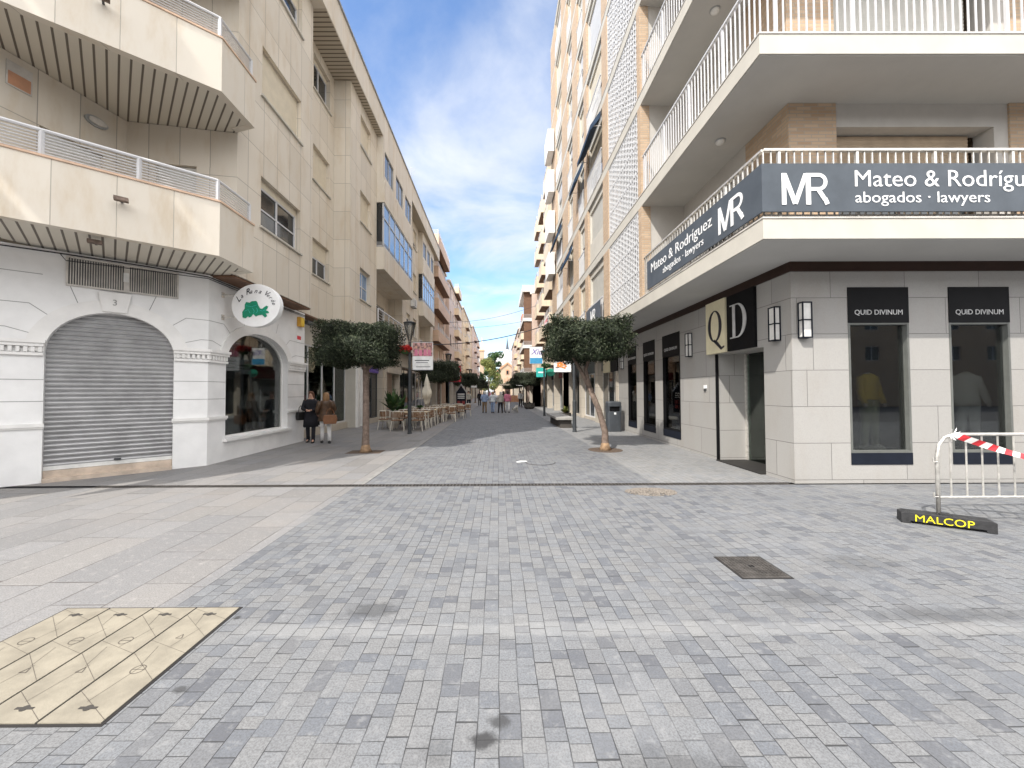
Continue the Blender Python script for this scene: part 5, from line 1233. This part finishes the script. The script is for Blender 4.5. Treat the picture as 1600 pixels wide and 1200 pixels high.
F = FF(27.6); build('frame', MB().prism([(-3.0, .05), (-2.3, .05), (-2.3, 1.55), (-2.65, 2.05), (-3.0, 1.55)], F, -.12, 0), 'navy_paint', t)
build('menu_text', MB().box(F, -2.9, -2.4, 1.40, 1.47, .001, .008).box(F, -2.9, -2.4, 1.26, 1.32, .001, .008).box(F, -2.9, -2.4, 1.12, 1.18, .001, .008), 'white_paper', t)
build('pictures', MB().box(F, -2.92, -2.7, .7, .95, .001, .008).box(F, -2.6, -2.38, .7, .95, .001, .008).box(F, -2.92, -2.7, .35, .6, .001, .008).box(F, -2.6, -2.38, .35, .6, .001, .008), 'maroon', t)
build('roof_edge', MB().prism([(-3.06, 1.5), (-2.65, 2.1), (-2.24, 1.5), (-2.24, 1.58), (-2.65, 2.18), (-3.06, 1.58)], F, -.14, .02), 'grey_metal', t)
t = thing('kiosk', 'low red counter stall in the middle of the far street', 'stall', (1.2, 60, 0)); build('counter', MB().bx(.6, 3.4, 60, 62, 0, 1.0), 'church_trim', t); build('roof', MB().bx(.4, 3.6, 59.8, 62.2, 2.6, 2.8), 'blind_cream', t); build('posts', MB().bx(.6, .7, 60, 60.1, 1, 2.6).bx(3.3, 3.4, 60, 60.1, 1, 2.6), 'white_trim', t)
# cables
def cable(a, b, sag, lab, r=.018):
    t = MB().tube([Vector(a).lerp(Vector(b), k/16)+Vector((0, 0, -sag*4*(k/16)*(1-k/16))) for k in range(17)], r, 5); o = build('overhead_cable', t, 'ink'); tag(o, lab, 'cable', 'cables strung across the street')
cable((-5.9, 30, 5.3), (4.6, 34, 7.6), .5, 'thick overhead cable sagging across the street from the left facade, lowest near', .035)
cable((-5.8, 44, 9.6), (4.6, 40, 10.8), .5, 'upper thin cable high between the facades'); cable((-5.8, 46, 9.3), (4.0, 44, 9.9), .3, 'second thin cable just under the upper one')
cable((-5.8, 60, 7.2), (3.9, 60, 6.7), .3, 'faint cable in front of the church spire'); cable((-5.8, 70, 3.8), (3.9, 70, 3.7), .25, 'low faint cable in front of the church wall')
#==GROUND OBJECTS==
UC = thing('utility_cover', 'large beige stone filled cover of four strips with dark frame, bottom left', 'ground cover', (-2.56, 2.4, 0))
ux0, ux1, uy0, uy1 = -3.20, -1.92, 1.90, 2.90
build('frame', MB().bx(ux0-.012, ux1+.012, uy0-.012, uy1+.012, -.02, .003), 'iron_dark', UC)
for k in range(4):
    a = ux0+(ux1-ux0)*k/4+.007; b = ux0+(ux1-ux0)*(k+1)/4-.007
    pn = build('panel', MB().bx(a, b, uy0+.004, uy1-.004, -.01, .008), 'cover_stone', UC)
    m = MB(); F = lambda u, v, w_=0.: (u, v, .0085+w_)
    def ln(x0, y0, x1, y1, wd_=.0022):
        L = math.hypot(x1-x0, y1-y0); nx, ny = -(y1-y0)/L*wd_/2, (x1-x0)/L*wd_/2; m.poly([(x0+nx, y0+ny, .0092), (x1+nx, y1+ny, .0092), (x1-nx, y1-ny, .0092), (x0-nx, y0-ny, .0092)])
    for (q0, q1) in (((.0, .20), (1, .02)), ((0, .5), (1, .28)), ((0, .62), (1, .5)), ((0, .9), (1, .66)), ((0, .98), (1, .85)), ((.35, .13), (.5, .40)), ((.45, .39), (.30, .56)), ((.55, .56), (.7, .75)), ((.5, .78), (.35, .93))):
        ln(a+(b-a)*q0[0], uy0+(uy1-uy0)*q0[1], a+(b-a)*q1[0], uy0+(uy1-uy0)*q1[1])
    cx, cy = (a+b)/2, uy0+(.36 if k == 3 else .62)*(uy1-uy0)
    for j in range(16):
        t0, t1 = 2*PI*j/16, 2*PI*(j+1)/16; ln(cx+.035*math.cos(t0), cy+.035*math.sin(t0), cx+.035*math.cos(t1), cy+.035*math.sin(t1), .005)
    ln(cx-.035, cy, cx+.035, cy, .004)
    cy2 = uy0+(.66 if k == 3 else .36)*(uy1-uy0); ln(cx-.02, cy2-.02, cx+.02, cy2-.02, .005); ln(cx-.02, cy2-.02, cx, cy2+.02, .005); ln(cx+.02, cy2-.02, cx, cy2+.02, .005)
    build('joint_lines', m, 'cover_line', pn)
    kh = MB()
    for cy in (uy0+.09, uy1-.09): kh.lathe([(.02, .0088), (.02, .0102)], (cx, cy, 0), 10).bx(cx-.045, cx+.045, cy-.007, cy+.007, .0089, .0104)
    build('key_hole', kh, 'cover_mark', pn)
MH = thing('manhole_cover', 'rusty rectangular iron manhole cover set in the pavers right of centre', 'manhole cover', (2.29, 3.5, 0))
build('rim', MB().bx(2.07, 2.51, 3.29, 3.73, -.02, .004), 'iron_dark', MH); build('plate', MB().bx(2.085, 2.495, 3.305, 3.715, -.01, .011), 'cast_iron', MH, bevel=.006)
m = MB()
for i in range(12):
    for j in range(12):
        if not (4 < i < 7 and 4 < j < 7): m.bx(2.10+i*.0325, 2.118+i*.0325, 3.32+j*.0325, 3.338+j*.0325, .0112, .015)
build('tread_pattern', m, 'cast_iron', MH); build('key_slots', MB().bx(2.27, 2.285, 3.49, 3.53, .0112, .0125).bx(2.295, 2.31, 3.49, 3.53, .0112, .0125), 'black_paint', MH)
m = MB().lathe([(.34, 0), (.34, .004), (.325, .005)], (.95, 8.7, 0), 28); t = thing('manhole_cover', 'faint round grey manhole cover in the street beyond the drain', 'manhole cover', (.95, 8.7, 0)); build('rim', m, 'bench_dark', t); build('plate', MB().lathe([(.325, .001), (.325, .009)], (.95, 8.7, 0), 28), 'sign_silver' if 0 else 'road_pavers', t)
rnd = random.Random(4); m = MB()
for i in range(900):
    a, q = rnd.uniform(0, 6.28), math.sqrt(rnd.random()); x, y = 2.42+.40*q*math.cos(a), 6.12+.24*q*math.sin(a); r = rnd.uniform(.006, .017); z = .028*(1-q)
    ring = lambda k, zz: [(x+r*k*math.cos(b+i), y+r*k*math.sin(b+i), z+zz) for b in (0, 1.3, 2.5, 3.8, 5.1)]
    m.rings([ring(.9, -.002), ring(1, r*.5), ring(.5, r*.95)])
tag(build('gravel_patch', m, 'gravel'), kind='stuff', label='small patch of loose gravel in the pavers', cat='gravel')
t = MB().bx(.50, .72, 8.62, 8.82, .006, .012); tag(build('paper_scrap', MB().prism([(.42, 8.72), (.66, 8.76), (.64, 8.86), (.50, 8.85), (.41, 8.80)], lambda a, b, c: (a, b, c+.008*math.sin(a*40)), .003, .008), 'white_paper'), 'small white paper scrap on the road beyond the drain', 'paper')
# barrier
BR = thing('crowd_barrier', 'galvanised crowd control barrier standing in front of the boutique windows', 'barrier', (5.2, 4.75, 0))
yb_ = 4.56; xL = 5.24; xR = 7.55; bm_ = MB(); r = .02
top = 1.07; bot = .33
bm_.tube([(xL-.03, yb_, .10), (xL-.03, yb_, .8), (xL, yb_, .95), (xL+.06, yb_, 1.03), (xL+.16, yb_, top), (xR-.16, yb_, top), (xR-.06, yb_, 1.03), (xR, yb_, .95), (xR+.03, yb_, .8), (xR+.03, yb_, .10)], r, 10)
build('frame', bm_, 'galvanised', BR, smooth=True)
build('bottom_rail', MB().tube([(xL-.03, yb_, bot), (xR+.03, yb_, bot)], .015, 8), 'galvanised', BR)
x = xL+.13; first = None
while x < xR-.1:
    if first is None: first = build('bar', MB().tube([(x, yb_, bot), (x, yb_, top)], .0085, 8), 'galvanised', BR); fx = x; bl = first.location.copy()
    else: c = first.copy(); col.objects.link(c); c.location = bl+Vector((x-fx, 0, 0))
    x += .19
build('hook', MB().tube([(xL-.05, yb_-.02, .75), (xL-.10, yb_-.02, .75), (xL-.10, yb_-.02, .80)], .008).tube([(xL-.05, yb_-.02, .34), (xL-.10, yb_-.02, .34), (xL-.10, yb_-.02, .39)], .008), 'galvanised', BR)
def foot(cx, cy, rz):
    t = build('foot', MB().prism([(-.38, .0), (-.38, .12), (-.34, .135), (.34, .135), (.38, .12), (.38, .0), (.30, 0), (.30, .03), (-.30, .03), (-.30, 0)], lambda a, z, c: (a, c, z), -.085, .085), 'rubber_black', BR, local=True, bevel=.006)
    t.location = (cx-BR.location.x, cy-BR.location.y, 0); t.rotation_euler = (0, 0, rz)
    F = lambda u, v, w_=0.: (u, -.085-w_, v)
    build('lettering', MB().text('MALCOP', F, -.03, .035, .115, .001, .003, align='CENTER', sx=1.05, bold=0), 'yellow_paint', t, local=True)
    build('socket', MB().bx(-.05, .05, -.05, .05, .1355, .15), 'rubber_black', t, local=True)
foot(xL+.0, 4.53, R(-33)); foot(xR+.03, 4.56, R(-75))
# tape
TP = thing('barrier_tape', 'red and white striped warning tape tied to the barrier top and running off right', 'warning tape', (xL, 4.6, .9))
def tp(s): return Vector((xL+.12+s*1.9, yb_-.03-.28*s, 1.08-.43*s-.10*math.sin(PI*s)))
nseg = 26
for i in range(nseg):
    m = MB(); a, b = tp(i/nseg), tp((i+1)/nseg); tw = .9*math.sin(i*.55); tw2 = .9*math.sin((i+1)*.55)
    def off(tw): return Vector((.012, -.035*math.sin(tw*.6), .035*math.cos(tw*.6)))
    sh_ = (b-a)*.35
    m.poly([a-off(tw), b-off(tw2), b+off(tw2)+sh_, a+off(tw)+sh_]); build('red_stripe' if i % 2 else 'white_stripe', m, 'tape_red' if i % 2 else 'tape_white', TP)
m = MB()
for i in range(7):
    a = i*.9; m.poly([(xL+.12, yb_-.035, 1.06), (xL+.12+.06*math.cos(a), yb_-.05, 1.08+.06*math.sin(a)), (xL+.15+.07*math.cos(a+.4), yb_-.04, 1.08+.08*math.sin(a+.4))])
build('knot', m, 'tape_white', TP)
#==PEOPLE==
def skinbody(par, V, E, Rd, mat, name='body', sub=2, root=0):
    me = bpy.data.meshes.new(name); me.from_pydata(V, E, []); o = bpy.data.objects.new(name, me); col.objects.link(o); o.parent = par
    me.materials.append(MATS[mat]); md = o.modifiers.new('skin', 'SKIN'); md.use_smooth_shade = True
    if not me.skin_vertices:
        bm = bmesh.new(); bm.from_mesh(me); bm.verts.layers.skin.verify(); bm.to_mesh(me); bm.free()
    for i, r in enumerate(Rd):
        r = r if isinstance(r, tuple) else (r, r); me.skin_vertices[0].data[i].radius = r
    me.skin_vertices[0].data[root].use_root = True
    s = o.modifiers.new('sub', 'SUBSURF'); s.levels = sub-1; s.render_levels = sub-1
    return o
def loft(pts, radii, n_=12):
    """pts list of Vector, radii list of (rx, ry): horizontal ellipses swept vertically or limbs"""
    return MB().rings([[(p[0]+rx*math.cos(2*PI*k/n_), p[1]+ry*math.sin(2*PI*k/n_), p[2]) for k in range(n_)] for p, (rx, ry) in zip(pts, radii)])
def person(loc, rz, lab, h=1.65, top='cloth_black', bottom='cloth_black', hair='hair_brown', coat_z=.55, flare=.24, hairlen=.25, arms='down', stride=.0, skin='skin', shoes='leather_black', cat='person', name='person', fingers=True, puffy=0, bare=False, sk=1.0, legs=True, group=None, headless=False):
    s = h/1.70; t = thing(name, lab, cat, loc, rz, group)
    Lh = {'down': ((.25, -.02, 1.10), (.26, -.10, .86)), 'fold': ((.25, -.02, 1.12), (.06, -.24, 1.08)), 'bag': ((.26, .0, 1.12), (.22, -.18, .98)), 'hip': ((.30, .03, 1.12), (.17, -.06, .95))}[arms]
    V = [(0, 0, .95), (0, .01, 1.10), (0, .01, 1.28), (0, .015, 1.42), (0, -.005, 1.50), (0, -.02, 1.57), (0, -.015, 1.64)]
    Rd = [(.14, .10), (.115, .09), (.13, .10), (.055, .055), (.052, .058), (.075, .088), (.058, .068)]
    E = [(i, i+1) for i in range(6)]
    if headless: V = V[:5]; Rd = Rd[:5]; E = E[:4]
    def add(p, r, par):
        V.append(p); Rd.append(r); E.append((par, len(V)-1)); return len(V)-1
    ends = []
    if not headless: add((0, -.115, 1.585), (.013, .016), 5)
    for sx in (-1, 1):
        a = add((sx*.165, .01, 1.37), (.055, .055), 2 if False else 3)
        e, w_ = Lh; b = add((sx*e[0], e[1], e[2]), (.040, .040), a); c = add((sx*w_[0], w_[1], w_[2]), (.028, .028), b)
        d = Vector(w_)-Vector(e); d.normalize(); dd = Vector((sx*d.x, d.y, d.z)); pm_ = Vector((sx*w_[0], w_[1], w_[2]))+dd*.06
        m_ = add(tuple(pm_), (.034, .018), c); up = Vector((0, 0, 1)) if abs(dd.z) < .7 else Vector((0, 1, 0)); sd = dd.cross(up).normalized()
        if fingers:
            for q, Lf in ((-1.5, .062), (-.5, .075), (.5, .07), (1.5, .055)):
                f1 = add(tuple(pm_+sd*q*.019+dd*.03), (.009, .009), m_); add(tuple(pm_+sd*q*.02+dd*(.03+Lf)+Vector((0, 0, -.01))), (.0075, .0075), f1)
            f1 = add(tuple(pm_-sd*.04-dd*.01), (.01, .01), m_); add(tuple(pm_-sd*.055+dd*.03), (.008, .008), f1)
        ends.append((V[a], V[b], V[c]))
    lg = []
    for sx in (-1, 1):
        st_ = stride*sx; a = add((sx*.09, 0, .88), (.085, .085), 0); b = add((sx*.10, -st_*.45-.01, .49), (.055, .058), a); c = add((sx*.10, -st_, .10), (.036, .038), b); add((sx*.11, -st_-.14, .035), (.034, .03), c)
        lg.append((V[a], V[b], V[c]))
    V = [(x*s, y*s, z*s) for x, y, z in V]; Rd = [(a*s, b*s) for a, b in Rd]
    skinbody(t, V, E, Rd, skin)
    def S(p): return Vector(p)*s
    # coat / top
    zt = 1.46; tp_ = [(coat_z, flare), ((coat_z+1.0)/2, (flare+.19)/2+.01), (1.0, .19), (1.12, .175), (1.28, .20), (1.38, .20), (1.43, .13), (zt, .07)]
    cmb = loft([S((0, .005, z)) for z, r in tp_], [(r*s*(1+puffy*.12*math.sin(i*3.)), r*s*.68*(1+puffy*.2)) for i, (z, r) in enumerate(tp_)], 16)
    co = build('coat' if coat_z < .8 else 'top', cmb, top, t, local=True, smooth=True)
    for (a, b, c) in ends:
        m = MB().tube([S(Vector(a)+Vector((0, 0, .02))), S(Vector(a).lerp(Vector(b), .5)), S(b), S(Vector(b).lerp(Vector(c), .5)), S(Vector(b).lerp(Vector(c), .92))], [q*s*(1+puffy*.35) for q in (.072, .066, .058, .053, .046)], 10)
        build('sleeve', m, top, co, local=True, smooth=True)
    if legs:
        m = MB()
        for (a, b, c) in lg: m.tube([S(Vector(a)+Vector((0, 0, .06))), S(a), S(Vector(a).lerp(Vector(b), .5)), S(b), S(Vector(b).lerp(Vector(c), .5)), S(Vector(c)-Vector((0, 0, .03)))], [q*s for q in (.10, .105, .088, .068, .062, .056)], 12)
        build('trousers', m, bottom, t, local=True, smooth=True)
        for (a, b, c) in lg:
            x, y, z = c; f = MB().rings([[(S((x+wd_*math.cos(q), y+yo+.0+ln_*math.sin(q), zz))) for q in [2*PI*k/12 for k in range(12)]] for zz, wd_, ln_, yo in ((.0, .048, .13, -.045), (.03, .05, .132, -.045), (.055, .043, .11, -.03), (.10, .042, .05, .0))]); build('shoe', f, shoes, t, local=True, smooth=True)
    if hair and not headless:
        rr = []
        for z, rx, ry, yo in ((1.70, .03, .04, .0), (1.685, .068, .08, .0), (1.64, .093, .088, .028), (1.58, .10, .072, .052), (1.53, .10, .066, .058), (1.53-hairlen*.5, .105, .07, .06), (1.53-hairlen, .075, .045, .065)):
            rr.append([S((rx*math.cos(q), yo+ry*math.sin(q), z)) for q in [2*PI*k/14 for k in range(14)]])
        build('hair', MB().rings(rr), hair, t, local=True, smooth=True)
        if fingers: build('eyes', MB().lathe([(.002, -.009), (.010, 0), (.002, .009)], (-.03*s, -.094*s, 1.585*s), 8).lathe([(.002, -.009), (.010, 0), (.002, .009)], (.03*s, -.094*s, 1.585*s), 8), 'ink', t, local=True)
    return t
person((-6.0, 12.35, 0), R(12), 'woman in a long black coat and black trousers walking by the shop window', 1.64, arms='fold', stride=.10, coat_z=.52)
w2 = person((-5.45, 12.2, 0), R(-150), 'woman with blond hair in a shiny brown padded jacket and white trousers', 1.60, 'cloth_brown', 'cloth_white', 'hair_blond', .74, .25, .16, 'bag', .14, puffy=1)
def bag(x, y, z, rz, lab, mat, wd_=.36, ht=.24):
    t = thing('handbag', lab, 'handbag', (x, y, z), rz)
    build('body', MB().prism([(-wd_*.42, 0), (wd_*.42, 0), (wd_*.5, ht*.5), (wd_*.42, ht), (-wd_*.42, ht), (-wd_*.5, ht*.5)], lambda a, b, c: (a, c, b), -.07, .07), mat, t, local=True, bevel=.02)
    build('strap', MB().tube([(-wd_*.3, 0, ht-.01), (-wd_*.2, 0, ht+.14), (0, 0, ht+.2), (wd_*.2, 0, ht+.14), (wd_*.3, 0, ht-.01)], .012, 6), mat, t, local=True)
bag(-5.22, 11.98, .62, R(20), 'large tan leather handbag carried by the woman in brown', 'leather_brown', .42, .28); bag(-6.27, 12.25, .72, R(70), 'black handbag hanging behind the woman in black', 'leather_black', .3, .26)
FP = [(-1.02, 29.2, 'cloth_blue', 'cloth_khaki', 'hair_white', 'person with white hair, pale blue shirt and brown trousers, leftmost of the strolling group', 1.66), (-.40, 29.0, 'cloth_pale', 'cloth_blue', 'hair_blond', 'person in a pale loose top and light jeans, second of the strolling group', 1.62),
      (.18, 28.8, 'cloth_grey', 'cloth_black', 'hair_white', 'person in a cream jacket and black trousers in the strolling group', 1.62), (.72, 29.4, 'cloth_pink', 'cloth_white', 'hair_dark', 'person in a bright pink top and white trousers in the strolling group', 1.68),
      (.45, 31.2, 'cloth_black', 'cloth_khaki', 'hair_dark', 'person in dark clothes half hidden behind the strolling group', 1.65)]
for x, y, a, b, hr, lab, h in FP: person((x, y, 0), R(180+random.uniform(-25, 25)), lab, h, a, b, hr, .85, .2, .08, 'hip' if a == 'cloth_blue' else 'down', random.uniform(.05, .15), group='people strolling away up the street')
for x, y, a, b, lab in ((-2.1, 44, 'cloth_black', 'cloth_black', 'distant person in black near the left facades'), (-1.7, 46, 'cloth_black', 'cloth_khaki', 'distant person in dark jacket beside another by the left facades'), (-2.9, 38, 'cloth_grey', 'cloth_black', 'distant person in grey beyond the menu board'), (2.35, 40, 'cloth_white', 'cloth_black', 'distant person in a white shirt near the second right tree'), (-1.2, 58, 'cloth_pink', 'cloth_blue', 'tiny distant person in red at the far end'), (-.4, 55, 'cloth_white', 'cloth_grey', 'tiny distant person in white at the far end')):
    person((x, y, 0), R(random.uniform(0, 360)), lab, 1.68, a, b, 'hair_dark', .85, .2, .05, 'down', .1, group='distant pedestrians')
def dog(x, y, rz, lab):
    t = thing('dog', lab, 'dog', (x, y, 0), rz)
    V = [(0, .16, .34), (0, 0, .33), (0, -.16, .35), (0, -.27, .45), (0, -.33, .50), (0, -.42, .47), (0, .26, .40), (0, .34, .50)]; Rd = [.075, .07, .09, .055, .055, .03, .02, .012]; E = [(0, 1), (1, 2), (2, 3), (3, 4), (4, 5), (0, 6), (6, 7)]
    for sx in (-1, 1):
        i = len(V); V += [(sx*.06, -.17, .24), (sx*.06, -.16, .12), (sx*.06, -.18, .02)]; Rd += [.035, .02, .02]; E += [(2, i), (i, i+1), (i+1, i+2)]
        i = len(V); V += [(sx*.06, .15, .24), (sx*.06, .22, .13), (sx*.06, .17, .02)]; Rd += [.045, .02, .02]; E += [(0, i), (i, i+1), (i+1, i+2)]
        i = len(V); V += [(sx*.045, -.31, .57)]; Rd += [.016]; E += [(4, i)]
    skinbody(t, V, E, Rd, 'cloth_grey'); return t
dog(1.18, 28.6, R(150), 'small white and grey dog walking beside the group'); dog(1.42, 29.1, R(170), 'second small pale dog just behind the first')
# mannequins
def manq(loc, rz, lab, h, top, bot, cz=.9, headless=True, arms='down', hair=None, sk='mannequin_skin'): return person(loc, rz, lab, h, top, bot, hair, cz, .19, .05, arms, .03, sk, sk, 'mannequin', 'mannequin', False, headless=headless, group=None)
manq((6.86, 7.08, .52), R(15), 'headless mannequin in yellow jacket and olive trousers in the first boutique window', 1.62, 'cloth_yellow', 'cloth_olive', .95)
manq((8.66, 7.06, .52), R(-10), 'headless mannequin in a white suit in the second boutique window', 1.62, 'cloth_white', 'cloth_white', .82)
manq((-6.88, 10.55, .55), R(60), 'small child mannequin in white shirt and black skirt in the arched window', 1.15, 'cloth_white', 'cloth_black', .9, headless=False)
manq((-6.88, 10.98, .55), R(60), 'small child mannequin in a pale dress in the arched window', 1.15, 'cloth_pale', 'cloth_pale', .55, headless=False)
